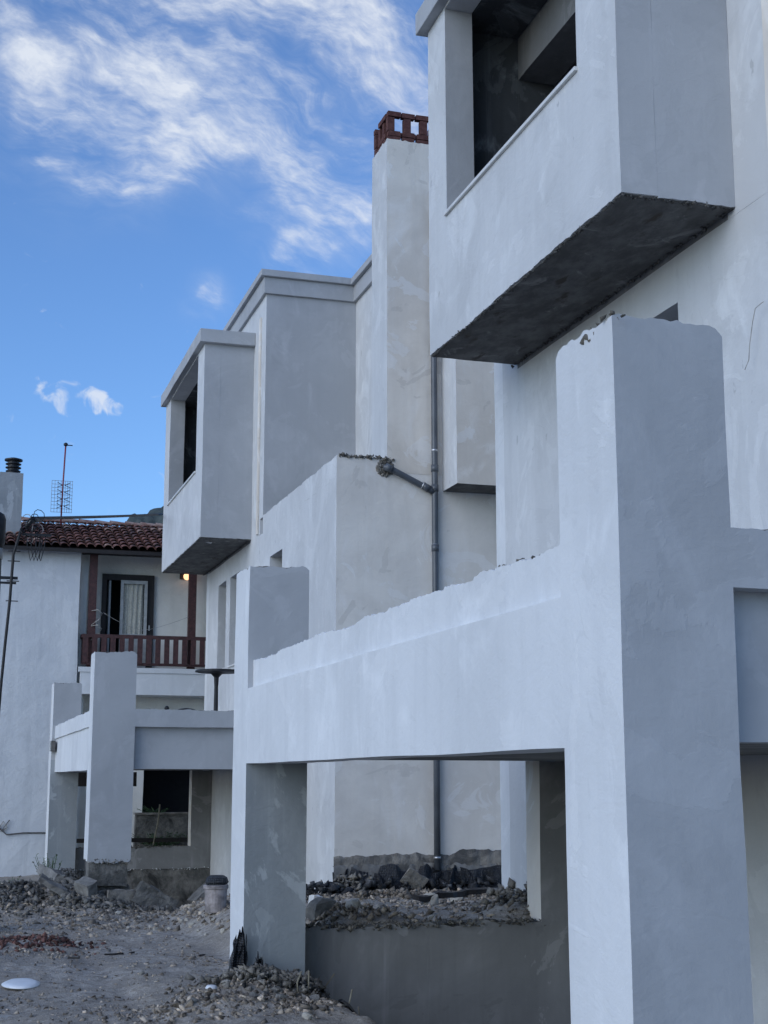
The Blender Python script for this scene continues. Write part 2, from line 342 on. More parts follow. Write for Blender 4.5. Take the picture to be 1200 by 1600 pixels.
def lumps(name, P, R, mat, parent=None, flatn=.7, rough=.2, angular=True):
    n = len(P); P = np.asarray(P, float); R = np.asarray(R, float)
    ICO_V, ICO_F = (CUB_V, CUB_F) if angular else (globals()['ICO_V'], globals()['ICO_F'])
    nv, nf = len(ICO_V), len(ICO_F)
    base = ICO_V[None].repeat(n, 0) * (1 + rough*rng.standard_normal((n, nv, 1)))
    if angular: base = base + .26*rng.standard_normal((n, nv, 3))
    base *= np.stack([rng.uniform(.6, 1.4, n), rng.uniform(.6, 1.4, n), rng.uniform(flatn*.6, flatn*1.2, n)], 1)[:, None]
    a = rng.uniform(0, 6.28, n); ca, sa = np.cos(a), np.sin(a)
    x = base[..., 0]*ca[:, None]-base[..., 1]*sa[:, None]; y = base[..., 0]*sa[:, None]+base[..., 1]*ca[:, None]
    b2 = rng.uniform(-1.1, 1.1, n); cb, sb = np.cos(b2)[:, None], np.sin(b2)[:, None]; z = base[..., 2]; x, z = x*cb-z*sb, x*sb+z*cb
    V = np.stack([x, y, z], -1)*R[:, None, None] + P[:, None]
    F = (ICO_F[None]+(np.arange(n)*nv)[:, None, None]).reshape(-1, 3)
    me = bpy.data.meshes.new(name); me.vertices.add(n*nv); me.vertices.foreach_set('co', V.reshape(-1))
    me.loops.add(len(F)*3); me.loops.foreach_set('vertex_index', F.reshape(-1)); me.polygons.add(len(F)); me.polygons.foreach_set('loop_start', np.arange(len(F))*3)
    me.update(calc_edges=True); me.validate()
    o = link(name, me, mat, parent); o['kind'] = 'stuff'; return o
def crumbs(name, p0, p1, n, w, h, r0, r1, mat, parent):
    p0, p1 = np.array(p0, float), np.array(p1, float); t_ = rng.uniform(0, 1, n)[:, None]
    P = p0+(p1-p0)*t_ + rng.normal(0, 1, (n, 3))*np.array(w if hasattr(w, '__len__') else (w, w, h))
    return lumps(name, P, rng.uniform(r0, r1, n)**1.0, mat, parent)

# ------------------------------------------------------------------ terrain
def vnoise(x, y, seed=0):
    xi, yi = np.floor(x).astype(int), np.floor(y).astype(int); fx, fy = x-xi, y-yi
    fx = fx*fx*(3-2*fx); fy = fy*fy*(3-2*fy)
    def hsh(a, b): v_ = np.sin(a*127.1+b*311.7+seed*74.7)*43758.5453; return v_-np.floor(v_)
    return (hsh(xi, yi)*(1-fx)+hsh(xi+1, yi)*fx)*(1-fy)+(hsh(xi, yi+1)*(1-fx)+hsh(xi+1, yi+1)*fx)*fy - .5
def sst(x, a, b): t_ = np.clip((x-a)/(b-a), 0, 1); return t_*t_*(3-2*t_)
def gauss(x, y, cx, cy, sx, sy): return np.exp(-((x-cx)/sx)**2/2-((y-cy)/sy)**2/2)
def ground_z(x, y):
    x = np.asarray(x, float); y = np.asarray(y, float)
    z = -.02*np.clip(y-14, 0, 26)
    # pit under the near porch, and under the far one
    z = z - 1.5*sst(x + .25*vnoise(x*2, y*2, 21), 3.5, 4.5)*sst(y, 3, 6.5)*(1-sst(y, 14.62, 14.9)) - .12*gauss(x, y, 3.5, 14.2, .5, .6)
    z = z - .75*sst(x, 2.9, 3.6)*sst(y, 25.2, 26.2)*(1-sst(y, 33.6, 33.9))
    # raised rubble ground between the two houses
    up = sst(x, 3.3, 4.2)*sst(y, 14.55, 14.95)*(1-sst(y, 22.6, 23.6)); z = z*(1-up) + up*(.46-.046*(y-15.2))
    # heaps
    z = z + .42*gauss(x, y, 1.25, 26.3, .75, .7) + .5*gauss(x, y, 2.35, 27.4, .35, 1.6) + .20*gauss(x, y, 2.75, 24.9, .5, .5)
    z = z + .20*gauss(x, y, 3.15, 13.9, .4, .35) + .12*gauss(x, y, 2.5, 12.9, .6, .25) + .12*gauss(x, y, 1.25, 19.3, .42, .35)
    z = z + .10*gauss(x, y, 3.6, 23.2, 1.0, .8) + .15*gauss(x, y, 4.4, 15.3, .4, .3) + .18*gauss(x, y, 6.3, 15.4, .3, .3) + .14*gauss(x, y, 5.2, 18.5, .5, .9)
    z = z - .05*gauss(x, y, .35, 13.0, .5, .9)
    z = z - .05*np.exp(-((x+.12*np.sin(y*.5)-.35)/.14)**2/2)*sst(y, 5, 12)*(1-sst(y, 19, 24)) - .05*np.exp(-((x+.10*np.sin(y*.5)-1.85)/.15)**2/2)*sst(y, 5, 12)*(1-sst(y, 19, 24)) + .035*np.clip(vnoise(x*4.5, y*4.5, 14), 0, 1)
    z = z + .05*gauss(x, y, 7.2, 22.3, 1.4, .4)*(1+2*vnoise(x*2, y*2, 31))
    z = z + .05*vnoise(x*.8, y*.8, 1) + .045*vnoise(x*2.7, y*2.7, 2) + .03*vnoise(x*7, y*7, 3) + .018*vnoise(x*19, y*19, 4)
    return z
def sheet(name, xs, ys, mat, dz=0.0):
    X, Y = np.meshgrid(xs, ys); Zv = ground_z(X, Y)+dz
    v = np.stack([X, Y, Zv], -1).reshape(-1, 3); nx = len(xs); F = []
    idx = np.arange(len(xs)*len(ys)).reshape(len(ys), nx)
    F = np.stack([idx[:-1, :-1], idx[:-1, 1:], idx[1:, 1:], idx[1:, :-1]], -1).reshape(-1, 4)
    me = bpy.data.meshes.new(name); me.vertices.add(len(v)); me.vertices.foreach_set('co', v.reshape(-1).copy())
    me.loops.add(F.size); me.loops.foreach_set('vertex_index', F.reshape(-1)); me.polygons.add(len(F)); me.polygons.foreach_set('loop_start', np.arange(len(F))*4)
    me.update(calc_edges=True); me.polygons.foreach_set('use_smooth', [True]*len(F)); return link(name, me, mat)
def axis(a, b, fa, fb, fine, coarse_n=10):
    L = [a+(fa-a)*(i/coarse_n)**.5 for i in range(coarse_n)]; Rr = [fb+(b-fb)*(i/coarse_n)**2 for i in range(1, coarse_n+1)]
    return np.array(L + list(np.arange(fa, fb+1e-6, fine)) + Rr)
g = sheet('ground', axis(-900, 900, -1.5, 7.5, .045), axis(-600, 1500, 11.0, 30.0, .05), M['ground']); g['kind'] = 'structure'
# hill far behind
xs = np.arange(15, 120, .8); ys = np.arange(270, 340, 2.0)
X, Y = np.meshgrid(xs, ys); crest = np.interp(X, [15, 22, 30, 33.5, 36.5, 42, 60, 90, 120], [0, 20, 47, 55, 59.3, 61.3, 68, 72, 60])
Zv = crest*np.clip(1-((Y-305)/50)**2, 0, 1) + 2.6*vnoise(X*.45, Y*.2, 5) + 1.7*vnoise(X*1.1, Y*.4, 6)
v = np.stack([X, Y, Zv-2], -1).reshape(-1, 3); idx = np.arange(X.size).reshape(X.shape)
F = np.stack([idx[:-1, :-1], idx[:-1, 1:], idx[1:, 1:], idx[1:, :-1]], -1).reshape(-1, 4)
hill = link('hill', mesh('hill', v, F.tolist(), True), M['hill']); hill['kind'] = 'structure'

# ------------------------------------------------------------------ the two unfinished houses
def small(parent, name, mat, *b, step=.5, bev=None, **k):
    o = link(name, box(*b, step=step, name=name, **k), mat, parent)
    if bev: bevel(o, bev)
    return o
def build_house(X0, P1w, X1, XB, YP, Y0, label, near):
    """X0 street face of the porch, X1 street face of the house, XB face of the hanging bay, YP front of the porch, Y0 front of the house"""
    root = thing('unfinished_house', (X1+2, Y0+6, 0), label, 'house', 'twin unfinished white houses')
    off = YP - (5.92 if near else 25.2)
    YF = YP + (8.44 if near else 8.7)            # front of the far pillar
    YE = Y0 + (13.1 if near else 12.5)           # end of the house
    YB0, YB1 = (10.78, 16.02) if near else (30.1, 35.78)
    YU = (9.6 if near else 28.9)                 # front of the upper block
    XU = X1+2.01; XR = X1+6.2
    white, grey, fresh = (M['white'], M['grey'], M['white2'])
    # --- porch pillars
    zt = 4.18
    def pillar(x0, x1, y0, y1, z0, z1, seed, drop, low=None, matlow=None):
        def tf(x, y):
            d = 0.0
            for (ax, w_, s_) in drop:
                q = (x1-x) if ax == 'x1' else (y1-y) if ax == 'y1' else (x-x0)
                d -= .6*s_*math.exp(-q/w_)
            return jag(.05, seed, 6)(x, y) + d
        zs = lin(z0, z1-.08, .4) + [z1]
        me = solid(lin(x0, x1, .035), lin(y0, y1, .035), zs, topf=tf, botf=None if near else jag(.12, 40+x0, 4.5), name='porch_pillar')
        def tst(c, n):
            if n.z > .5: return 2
            if n.y < -.5: return 1 if not (low and c.z < low) else 3  # front faces take the greyer plaster, facing shade set in the colour
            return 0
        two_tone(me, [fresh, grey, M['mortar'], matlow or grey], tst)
        return link('porch_pillar', me, None, root)
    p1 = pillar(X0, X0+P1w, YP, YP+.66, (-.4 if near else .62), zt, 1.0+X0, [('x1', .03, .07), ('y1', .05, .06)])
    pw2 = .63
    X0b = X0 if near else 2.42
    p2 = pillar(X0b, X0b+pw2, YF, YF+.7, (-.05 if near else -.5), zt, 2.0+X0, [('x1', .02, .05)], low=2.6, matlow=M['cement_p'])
    if not near:  # stripped footing under the near pillar of the farther house
        f = small(root, 'pillar_footing', M['footing'], X0+.04, X0+P1w-.03, YP+.05, YP+.6, .22, .72, step=.05, wa=.05)
        small(root, 'pillar_footing', M['footing'], X0+.14, X0+P1w+.04, YP+.14, YP+.7, -.4, .21, step=.06, wa=.06)
    # --- long beam on the street side: panel + upper band 2 cm proud, ragged top
    yb0, yb1 = YP+.6, YF+.05
    small(root, 'porch_beam', fresh, X0+(.0005 if near else .045), X0+.36, yb0, yb1, 2.15, 2.905, step=.4)
    bx_ = .055 if near else .012
    me = solid([X0+bx_, X0+.08, X0+.14, X0+.22, X0+.34], lin(yb0, yb1, .022), [2.905, 3.12, 3.19], topf=jag(.045, 5+X0, 4.5), name='beam_band')
    two_tone(me, [fresh, M['mortar']], lambda c, n: 1 if n.z > .6 and c.x > X0+.14 else 0)
    link('beam_band', me, None, root)
    # --- front beam
    xf0, xf1 = X0+P1w-.06, X1-.003
    small(root, 'porch_beam', grey, xf0, xf1, YP+.14, YP+.42, 2.17, 2.893, step=.4)
    me = solid(lin(xf0, xf1, .035), [YP+.0005, YP+.06, YP+.14, YP+.22, YP+.4], [2.893, 3.12, 3.19], topf=jag(.035, 8+X0, 5), name='beam_band')
    two_tone(me, [grey, M['mortar']], lambda c, n: 1 if n.z > .6 else 0)
    link('beam_band', me, None, root)
    # --- ceiling / terrace slab
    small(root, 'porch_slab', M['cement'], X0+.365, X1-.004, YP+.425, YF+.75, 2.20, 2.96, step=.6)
    # --- cross wall with the glassless window at the far end of the porch
    hx1 = (6.25 if near else 5.72); sill = (.50 if near else .44); bot = (-1.6 if near else -.06)
    ya, yb = YF+.28, YF+.66
    xs = lin(X0b+pw2-.1, hx1, .05) + lin(hx1, X1-.005, .2)[1:]
    def sillf(x, y): return 0
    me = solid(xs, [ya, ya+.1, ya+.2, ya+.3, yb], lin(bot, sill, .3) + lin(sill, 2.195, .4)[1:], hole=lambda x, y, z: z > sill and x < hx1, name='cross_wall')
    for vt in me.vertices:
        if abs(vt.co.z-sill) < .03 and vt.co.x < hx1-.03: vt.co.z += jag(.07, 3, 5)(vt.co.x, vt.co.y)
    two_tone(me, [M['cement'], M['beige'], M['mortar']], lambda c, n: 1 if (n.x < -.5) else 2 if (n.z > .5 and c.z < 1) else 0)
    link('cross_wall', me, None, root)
    cr = crumbs('sill_rubble', (X0b+.7, ya+.1, sill), (hx1, ya+.1, sill), 520 if near else 160, (.02, .09, .014), .02, .007, .026, M['mortar'], root)
    if not near:
        small(root, 'cross_wall_base', M['footing'], X0b+.3, X1, ya+.02, yb+.02, -1.2, -.065, step=.12, wa=.03)
        crumbs('plaster_edge', (X0b+.7, ya, -.06), (X1, ya, -.06), 60, (.06, .01, .012), .01, .006, .022, M['white2'], root)
    # --- house shell: street wall with windows
    wz0, wz1 = 4.5, 6.58
    wins = [(YP+6.0, YP+7.19), (YP+7.68, YP+8.68), (YP+1.87, YP+3.0)]
    yw = sorted(set([Y0+.3, YE-.3] + [q for w_ in wins for q in w_] + lin(Y0+.3, YE-.3, .5)))
    # the part under the upper block
    zl = sorted(set(lin(-1.4, 7.05, .5) + [wz0, wz1, 5.4, 6.45]))
    def hl(x, y, z):
        for i, (a_, b_) in enumerate(wins):
            if a_ < y < b_ and ((5.4 < z < 6.45) if i == 2 else (wz0 < z < wz1)): return True
        return False
    link('street_wall', solid([X1, X1+.3], yw, zl, hole=hl, name='street_wall'), white, root)
    for i, (a_, b_) in enumerate(wins[:2]):
        small(root, 'window_sill', M['sill'], X1-.035, X1+.2, a_-.03, b_+.03, wz0-.002, wz0+.035)
    # top course with ragged edge, from the front corner to the upper block
    me = solid([X1, X1+.05, X1+.12, X1+.2, X1+.3], lin(Y0+.3, YU-.005, .035), [7.05, 7.38, 7.44], topf=jag(.05, 12+X0, 4.5), name='wall_top')
    two_tone(me, [white, M['mortar']], lambda c, n: 1 if n.z > .6 else 0); link('wall_top', me, None, root)
    front = M['pipewall']
    me = solid(lin(X1, X1+1.0, .035) + lin(X1+1.0, XR, .5)[1:], [Y0, Y0+.06, Y0+.12, Y0+.2, Y0+.3], [.0 if False else -1.4, .0] + lin(.70, 7.38, .6) + [7.44],
               topf=lambda x, y: jag(.05, 13+X0, 5)(x, y) if x < X1+.9 else 0, name='front_wall')
    two_tone(me, [front, white, M['mortar']], lambda c, n: 1 if n.x < -.5 else 2 if n.z > .6 else 0)
    link('front_wall', me, None, root)
    small(root, 'back_wall', grey, XR-.3, XR, Y0+.3, YE-.3, -1.4, 7.40, step=2)
    small(root, 'end_wall', M['white2'], X1, XR, YE-.3, YE, -1.4, 7.40, step=1)
    small(root, 'room_partition', M['cement'], X1+2.6, X1+2.75, Y0+.31, YE-.31, -1.3, 7.0, step=2)
    small(root, 'floor_slab', M['cement'], X1+.3, XR-.3, Y0+.3, YE-.3, 7.0, 7.36, step=1)
    small(root, 'floor_slab', M['cement'], X1+.3, XR-.3, Y0+.3, YE-.3, 3.0, 3.3, step=2)
    # --- upper block (L shaped)
    zu = 12.3
    # street wall of the upper block: opening behind the bay
    ys_ = sorted(set([YU+.3, YE-.3, YB0+.4, YB1-.22] + lin(YU+.3, YE-.3, .5)))
    me = solid([X1, X1+.5], ys_, [7.05, 7.41, 8.0, 9, 10, 10.85, 11.5, zu],
         hole=lambda x, y, z: YB0+.4 < y < YB1-.22 and 7.41 < z < 10.85, name='upper_street_wall')
    two_tone(me, [white, M['cement'], M['smoky_cement']], lambda c, n: 2 if (n.y < -.5 and YB1-.4 < c.y < YB1-.1) else 1 if (YB0+.1 < c.y < YB1-.1 and c.z < 11.5) else 0)
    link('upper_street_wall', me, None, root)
    me = solid(lin(X1, XU, .3) + [XU+.3], [YU, YU+.3], lin(7.40, zu, .6), name='upper_front_wall')
    two_tone(me, [grey, white], lambda c, n: 1 if n.x < -.5 else 0); link('upper_front_wall', me, None, root)  # grey front against white street side: facing contrast kept in the colours
    me = solid([XU, XU+.3], lin(Y0+.002, YU-.002, .5), lin(7.445, zu, .6), name='upper_side_wall')
    link('upper_side_wall', me, white, root)
    small(root, 'upper_front_wall', front, XU+.305, XR, Y0+.001, Y0+.3, 7.445, zu, step=.6)
    small(root, 'upper_end_wall', white, X1, XR, YE-.3, YE, 7.405, zu, step=1)
    small(root, 'upper_back_wall', grey, XR-.3, XR, Y0+.3, YE-.3, 7.405, zu, step=2)
    small(root, 'room_partition', M['smoky_cement'], X1+3.4, X1+3.6, YU+.3, YE-.3, 7.41, 12.1, step=1)
    # fascia, coping and roof deck following the L
    def ring(d, z0, z1, nm, mat):
        P = [(X1-d, YU-d), (XU-d, YU-d), (XU-d, Y0-d), (XR+d, Y0-d), (XR+d, YE+d), (X1-d, YE+d)]
        V, F = [], []
        n0 = len(P)
        for z in (z0, z1): V += [wob((x, y, z)) for x, y in P]
        F = [(i, (i+1) % n0, n0+(i+1) % n0, n0+i) for i in range(n0)] + [tuple(range(n0))[::-1], tuple(range(n0, 2*n0))]
        return bevel(link(nm, mesh(nm, V, F), mat, root), .01)
    ring(.07, zu+.002, zu+.36, 'roof_fascia', grey)
    ring(.15, zu+.364, zu+.51, 'roof_coping', M['grey'])
    # narrow render rib beside the bay
    small(root, 'render_rib', M['beige'], X1-.035, X1-.004, YU+.42, YU+.56, 7.1, 11.9, step=.4)
    # --- hanging bay
    zb, zs_, zh, zc = 7.11, 8.69, 11.42, 11.45
    yo0, yo1 = YB0+.84, (15.37 if near else 35.0)
    T = .36
    bayw = white
    ysb = sorted(set(lin(YB0, YB1, .05) + [yo0, yo1]))
    me = solid([XB, XB+T], ysb, [zb, zb+.1] + lin(zb+.5, zs_, .4) + lin(zs_, zh, .5)[1:] + [zc],
               hole=lambda x, y, z: yo0 < y < yo1 and z > zs_ and z < zh, botf=jag(.03, 21+X0, 7, .012), name='bay')
    two_tone(me, [bayw, grey], lambda c, n: 1 if n.y < -.5 else 0)  # front-turned faces painted greyer to carry their shade
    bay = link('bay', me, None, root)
    me = solid(lin(XB+T+.001, X1-.002, .05), [YB0+.001, YB0+.22], [zb, zb+.1] + lin(zb+.5, zc, .6), botf=jag(.03, 22+X0, 7, .012), name='bay_side')
    link('bay_side', me, grey, bay)
    me = solid(lin(XB+T+.001, X1-.002, .05), [YB1-.22, YB1-.001], [zb, zb+.1] + lin(zb+.5, zc, .6), name='bay_side'); link('bay_side', me, M['smoky_cement'], bay)
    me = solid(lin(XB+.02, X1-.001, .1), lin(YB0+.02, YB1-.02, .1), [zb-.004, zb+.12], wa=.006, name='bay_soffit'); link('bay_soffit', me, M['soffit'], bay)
    link('bay_floor', box(XB+T+.002, X1, YB0+.22, YB1-.22, zb+.125, zb+.3, step=1), M['smoky_cement'], bay)
    for a_, b_, n_ in [((XB+.03, YB0+.03, zb+.0), (XB+.03, YB1-.03, zb+.0), 420), ((XB+.03, YB0+.03, zb-.01), (X1-.03, YB0+.03, zb-.01), 110), ((X1-.04, YB0+.03, zb-.02), (X1-.04, YB1, zb-.02), 160)]:
        crumbs('mortar_edge', a_, b_, n_, (.012, .012, .004), .01, .006, .019, M['soffit'], bay)
    o = link('bay_roof', solid(lin(XB-.13, X1-.005, .3), lin(YB0-.13, YB1+.13, .3), [zc+.002, zc+.30], name='bay_roof'), M['grey'], bay); bevel(o, .01)
    link('bay_ceiling', box(XB+T+.01, X1-.01, YB0+.23, YB1-.23, zc-.04, zc-.002, step=1), M['smoky_cement'], bay)
    o = link('window_sill', box(XB-.035, XB+T+.02, yo0-.02, yo1+.02, zs_+.002, zs_+.045, wa=.001), M['sill'], bay); bevel(o, .006)
    # --- chimney with open brick crown
    cx0, cx1, cy0, cy1, ct = X1+.90, X1+2.005, Y0-.0015, Y0+.93, 13.36
    me = solid(lin(cx0, cx1, .05), lin(cy0, cy1, .05), [7.2] + lin(7.9, ct-.1, .6) + [ct], topf=jag(.09, 31, 4), name='chimney')
    two_tone(me, [M['beige'], white, M['mortar']], lambda c, n: 1 if n.x < -.5 else 2 if n.z > .6 else 0)
    ch = link('chimney', me, None, root)
    bm = box(-.12, .12, -.055, .055, -.045, .045, step=.2, wa=.0, name='brick'); 
    def brick(x, y, z, rz=0, ry=0, sx=1, sz=1):
        o = link('brick', bm, M['brick'], ch); o.location = (x+random.uniform(-.006, .006), y+random.uniform(-.006, .006), z)
        o.rotation_euler = (0, ry, rz+random.uniform(-.03, .03)); o.scale = (sx, 1, sz)
    bx0, bx1, by0, by1 = cx0+.02, cx1-.02, cy0+.02, cy1-.02
    for lay, (z, kind) in enumerate([(ct+.02, 'flat'), (ct+.125, 'flat'), (ct+.31, 'up'), (ct+.50, 'flat')]):
        st = .27; offb = .13 if lay == 1 else 0
        if kind == 'flat':
            for y in (by0+.05, by1-.05):
                k = int((bx1-bx0)/.25)
                for i in range(k): brick(bx0+.125+i*(bx1-bx0-.25)/(k-1), y, z + (random.uniform(-.004, .004)), sx=.93+.1*(lay == 3))
            for x in (bx0+.05, bx1-.05):
                for i in range(2 if lay != 0 else 3): brick(x, by0+.23+i*.235, z, rz=math.pi/2, sx=.9)
        else:
            for y in (by0+.06, by1-.06):
                for i in range(4): brick(bx0+.07+i*(bx1-bx0-.14)/3, y, z, ry=math.pi/2, sx=1.08, sz=1.45)
            for x in (bx0+.06, bx1-.06):
                for i in range(1, 3): brick(x, by0+.06+i*(by1-by0-.12)/3, z, ry=math.pi/2, sx=1.08, sz=1.0)
    # --- small bay on the front face
    sb = small(root, 'side_bay', M['beige'], X1+1.91, XR-.4, Y0-.75, Y0-.003, 6.92, 10.6, step=.4)
    two = sb.data; two.materials.append(M['white']); two.materials.append(M['soffit'])
    for q in two.polygons: q.material_index = 1 if q.normal.x < -.5 else 2 if q.normal.z < -.5 else 0
    if not near:
        build_pipe(root, X1, Y0)
        # stripped base: render broken off, cement, tar, membrane
        y_ = Y0-.012
        def strip(nm, mat, xa, xb, z0f, z1f, dy, th=.03, stepx=.035, rough=.02):
            xs_ = lin(xa, xb, stepx); V, F = [], []
            rows = 6
            for i, x in enumerate(xs_):
                a_, b_ = z0f(x), z1f(x)
                for r_ in range(rows):
                    z = a_+(b_-a_)*r_/(rows-1)
                    V.append((x, Y0-dy + rough*noise.noise(Vector((x*6, z*6, dy*40))), z))
                V.append((x, Y0+.004, b_))
            R_ = rows+1
            for i in range(len(xs_)-1):
                for r_ in range(R_-1): F.append((i*R_+r_, (i+1)*R_+r_, (i+1)*R_+r_+1, i*R_+r_+1))
            return link(nm, mesh(nm, V, F, True), mat, root)
        n_ = lambda x, s, f=4.0: noise.noise(Vector((x*f, s, 0))) + .5*noise.noise(Vector((x*f*3, s, 3)))
        strip('stripped_render', M['oldbase'], X1-.02, XR, lambda x: -.2, lambda x: .78+.10*n_(x, 1, 1.2)+.03*n_(x, 2, 9) + .06*(x-X1-1)*.5, .035, rough=.05)
        strip('cement_scratch_coat', M['concrete'], X1-.03, XR, lambda x: -.2, lambda x: .62+.07*n_(x, 4, 2)+.03*n_(x, 5, 9), .06, rough=.06)
        strip('tar_coating', M['tar'], X1-.04, XR, lambda x: -.3, lambda x: .50+.10*n_(x, 7, 2.2)+.04*n_(x, 8, 8), .085, rough=.11)
        strip('drainage_membrane', M['membrane'], X1+.95, XR, lambda x: -.3, lambda x: .50+.05*n_(x, 9, 1.5)+.1*sst(x, X1+2, X1+3.2), .13, rough=.16)
    return root
def build_pipe(root, X1, Y0):
    px, py = X1+1.74, Y0-.085; r = .055
    dp = tube('drainpipe', [(px, py, z) for z in (.52, 3, 6, 9, 12.4)], r, M['pipe'], root, seg=16)
    for z in (.72, 7.62, 5.95, 10.5, 3.2):
        o = tube('pipe_clip', [(px, py, z-.018), (px, py, z+.018)], r+.006, M['clip'], dp, seg=16)
    for z in (7.30, 6.95, 5.9, 9.4, 3.1): tube('pipe_socket', [(px, py, z-.06), (px, py, z+.06)], r+.010, M['pipe'], dp, seg=16)
    br = tube('branch_pipe', [(X1+.86, py+.12, 7.27), (X1+.86, py, 7.27), (X1+.95, py-.01, 7.235), (px-.12, py, 6.93), (px-.02, py, 6.88)], [r, r, r, r, r], M['pipe'], dp, seg=14)
    tube('pipe_socket', [(X1+.84, py-.02, 7.275), (X1+.96, py-.01, 7.23)], r+.012, M['pipe'], dp, seg=14)
    tube('pipe_socket', [(px-.22, py, 6.99), (px-.1, py, 6.925)], r+.010, M['pipe'], dp, seg=14)
    tube('pipe_socket', [(px-.235, py, 6.995), (px-.22, py, 6.988)], r+.014, M['clip'], dp, seg=14)
    # broken hole in the render round the branch
    n = 360; a = rng.uniform(0, 6.28, n); q = rng.uniform(0, 1, n)**.5
    P = np.stack([X1+.86+.14*q*np.cos(a), np.full(n, Y0-.005), 7.27+.15*q*np.sin(a)], 1)
    lumps('broken_render', P, rng.uniform(.012, .03, n), M['oldbase'], root)
    crumbs('broken_edge', (X1+.05, Y0, 7.45), (X1+1.0, Y0+.01, 7.42), 150, (.02, .02, .015), .01, .012, .035, M['oldbase'], root)

h1 = build_house(2.95, .59, 6.65, 5.5, 5.92, 3.7, 'near unfinished house with large white porch frame and overhanging loggia box at the right', True)
h2 = build_house(2.47, .73, 6.2, 5.09, 25.2, 23.0, 'farther unfinished house with brick-topped chimney and grey drainpipe behind the near porch', False)
# chipped plaster at the foot and top of the near porch
crumbs('broken_edge', (2.97, 5.96, 4.17), (2.99, 6.25, 4.15), 60, (.015, .05, .012), .01, .008, .022, M['mortar'], h1)
crumbs('broken_edge', (3.0, 14.38, .02), (3.6, 14.38, .02), 160, (.05, .03, .07), .01, .015, .05, M['oldbase'], h1)
_j = jag(.045, 5+2.95, 4.5); _y = rng.uniform(6.7, 8.2, 26)
lumps('chipped_plaster', [(3.03, y, 3.19+_j(3.03, y)) for y in _y], rng.uniform(.006, .015, 26), M['mortar'], h1)
crumbs('broken_edge', (6.62, 15.0, .5), (6.62, 16.8, .58), 260, (.06, .05, .08), .01, .02, .06, M['oldbase'], h1)
# loose wire hanging on the near house wall
w = tube('hanging_wire', [(6.58, 10.30, 6.05), (6.56, 10.40, 6.02), (6.57, 10.47, 5.92), (6.56, 10.52, 5.72), (6.57, 10.56, 5.6), (6.55, 10.60, 5.52)], .004, M['wire'], h1, seg=6)
# membrane scrap wrapped at the foot of the far pillar of the near porch
def membrane_piece(name, cx, cy, z0, z1, w, parent, lean=.05, fold=.05, seed=0, nx=14, nz_=16, ang=0.0):
    V, F = [], []
    for j in range(nz_+1):
        for i in range(nx+1):
            a = i/nx; b = j/nz_
            x = (a-.5)*w*(1-.45*b*b); z = z0+(z1-z0)*b*(1-.25*abs(a-.4)); y = lean*b+fold*math.sin(a*5+seed)+.02*noise.noise(Vector((a*6, b*6, seed)))
            V.append((cx+x*math.cos(ang)-y*math.sin(ang), cy+x*math.sin(ang)+y*math.cos(ang), z))
    for j in range(nz_):
        for i in range(nx): q = j*(nx+1)+i; F.append((q, q+1, q+nx+2, q+nx+1))
    o = link(name, mesh(name, V, F, True), M['membrane'], parent)
    s = o.modifiers.new('thick', 'SOLIDIFY'); s.thickness = .01; return o
def gz(x, y): return float(ground_z(x, y))
def torn_sheet(name, x0, x1, y, z0, z1, parent, seed):
    V, F = [], []; nx, nz_ = 16, 22
    for j in range(nz_+1):
        b = j/nz_
        for i in range(nx+1):
            a = i/nx; lo = x0 + (x1-x0)*.55*b + .03*noise.noise(Vector((b*5, seed, 0))); hi = x1 - .02*b
            x = lo+(hi-lo)*a; zz = z0+(z1-z0)*b*(.8+.35*noise.noise(Vector((a*4, seed, 2))))
            V.append((x, y-.05+.035*math.sin(a*11+3*b+seed)*(1.1-b)+.05*noise.noise(Vector((a*5, b*7, seed))), zz))
    for j in range(nz_):
        for i in range(nx): q = j*(nx+1)+i; F.append((q, q+1, q+nx+2, q+nx+1))
    o = link(name, mesh(name, V, F, True), M['membrane'], parent); m_ = o.modifiers.new('thick', 'SOLIDIFY'); m_.thickness = .008; return o
torn_sheet('torn_membrane', 2.70, 2.98, 14.30, -.12, .66, h1, 1.0)
torn_sheet('torn_membrane', 2.92, 3.14, 14.28, -.15, .40, h1, 5.0)
for k, (x_, z_, w_, h_) in enumerate([(6.45, .15, .35, .45), (7.15, .15, .6, .5), (7.75, .12, .5, .52), (8.3, .15, .5, .45), (6.85, .1, .3, .4)]):
    membrane_piece('torn_membrane', x_, 22.78, z_, z_+h_, w_, h2, lean=.08, fold=.09, seed=k*1.7, ang=random.uniform(-.25, .25))
crumbs('broken_edge', (2.52, 25.22, .64), (3.18, 25.22, .62), 110, (.02, .012, .02), .01, .006, .02, M['oldbase'], h2)

# ------------------------------------------------------------------ old house at the back
hs = thing('old_house', (3, 40, -.5), 'old white two storey house with red tiled roof and wooden balcony in the background', 'house')
YH = 38.0
me = solid(lin(-6, 3.28, .5), lin(YH, 44, 2), lin(-2, 8.04, .5), wa=.03, name='wall'); link('wall', me, M['housewall'], hs)
me = solid([3.285, 3.5], lin(YH+.35, 38.9, .6), lin(-2, 8.0, .5), name='wall_return'); link('wall_return', me, M['cream'], hs)
xs_ = sorted(set(lin(3.3, 10, .4)+[3.95, 5.30, 5.2, 7.6])); zs__ = sorted(set(lin(-2, 8.1, .5)+[4.86, 7.44, .95, 2.5]))
def hh(x, y, z): return (3.95 < x < 5.30 and 4.86 < z < 7.44) or (5.2 < x < 7.6 and .95 < z < 2.5)
me = solid(xs_, [38.9, 39.2], zs__, hole=hh, wa=.015, name='recessed_wall'); link('recessed_wall', me, M['cream'], hs)
small(hs, 'dark_room', M['dark'], 3.5, 9.9, 40.5, 40.6, -1, 8, step=2)
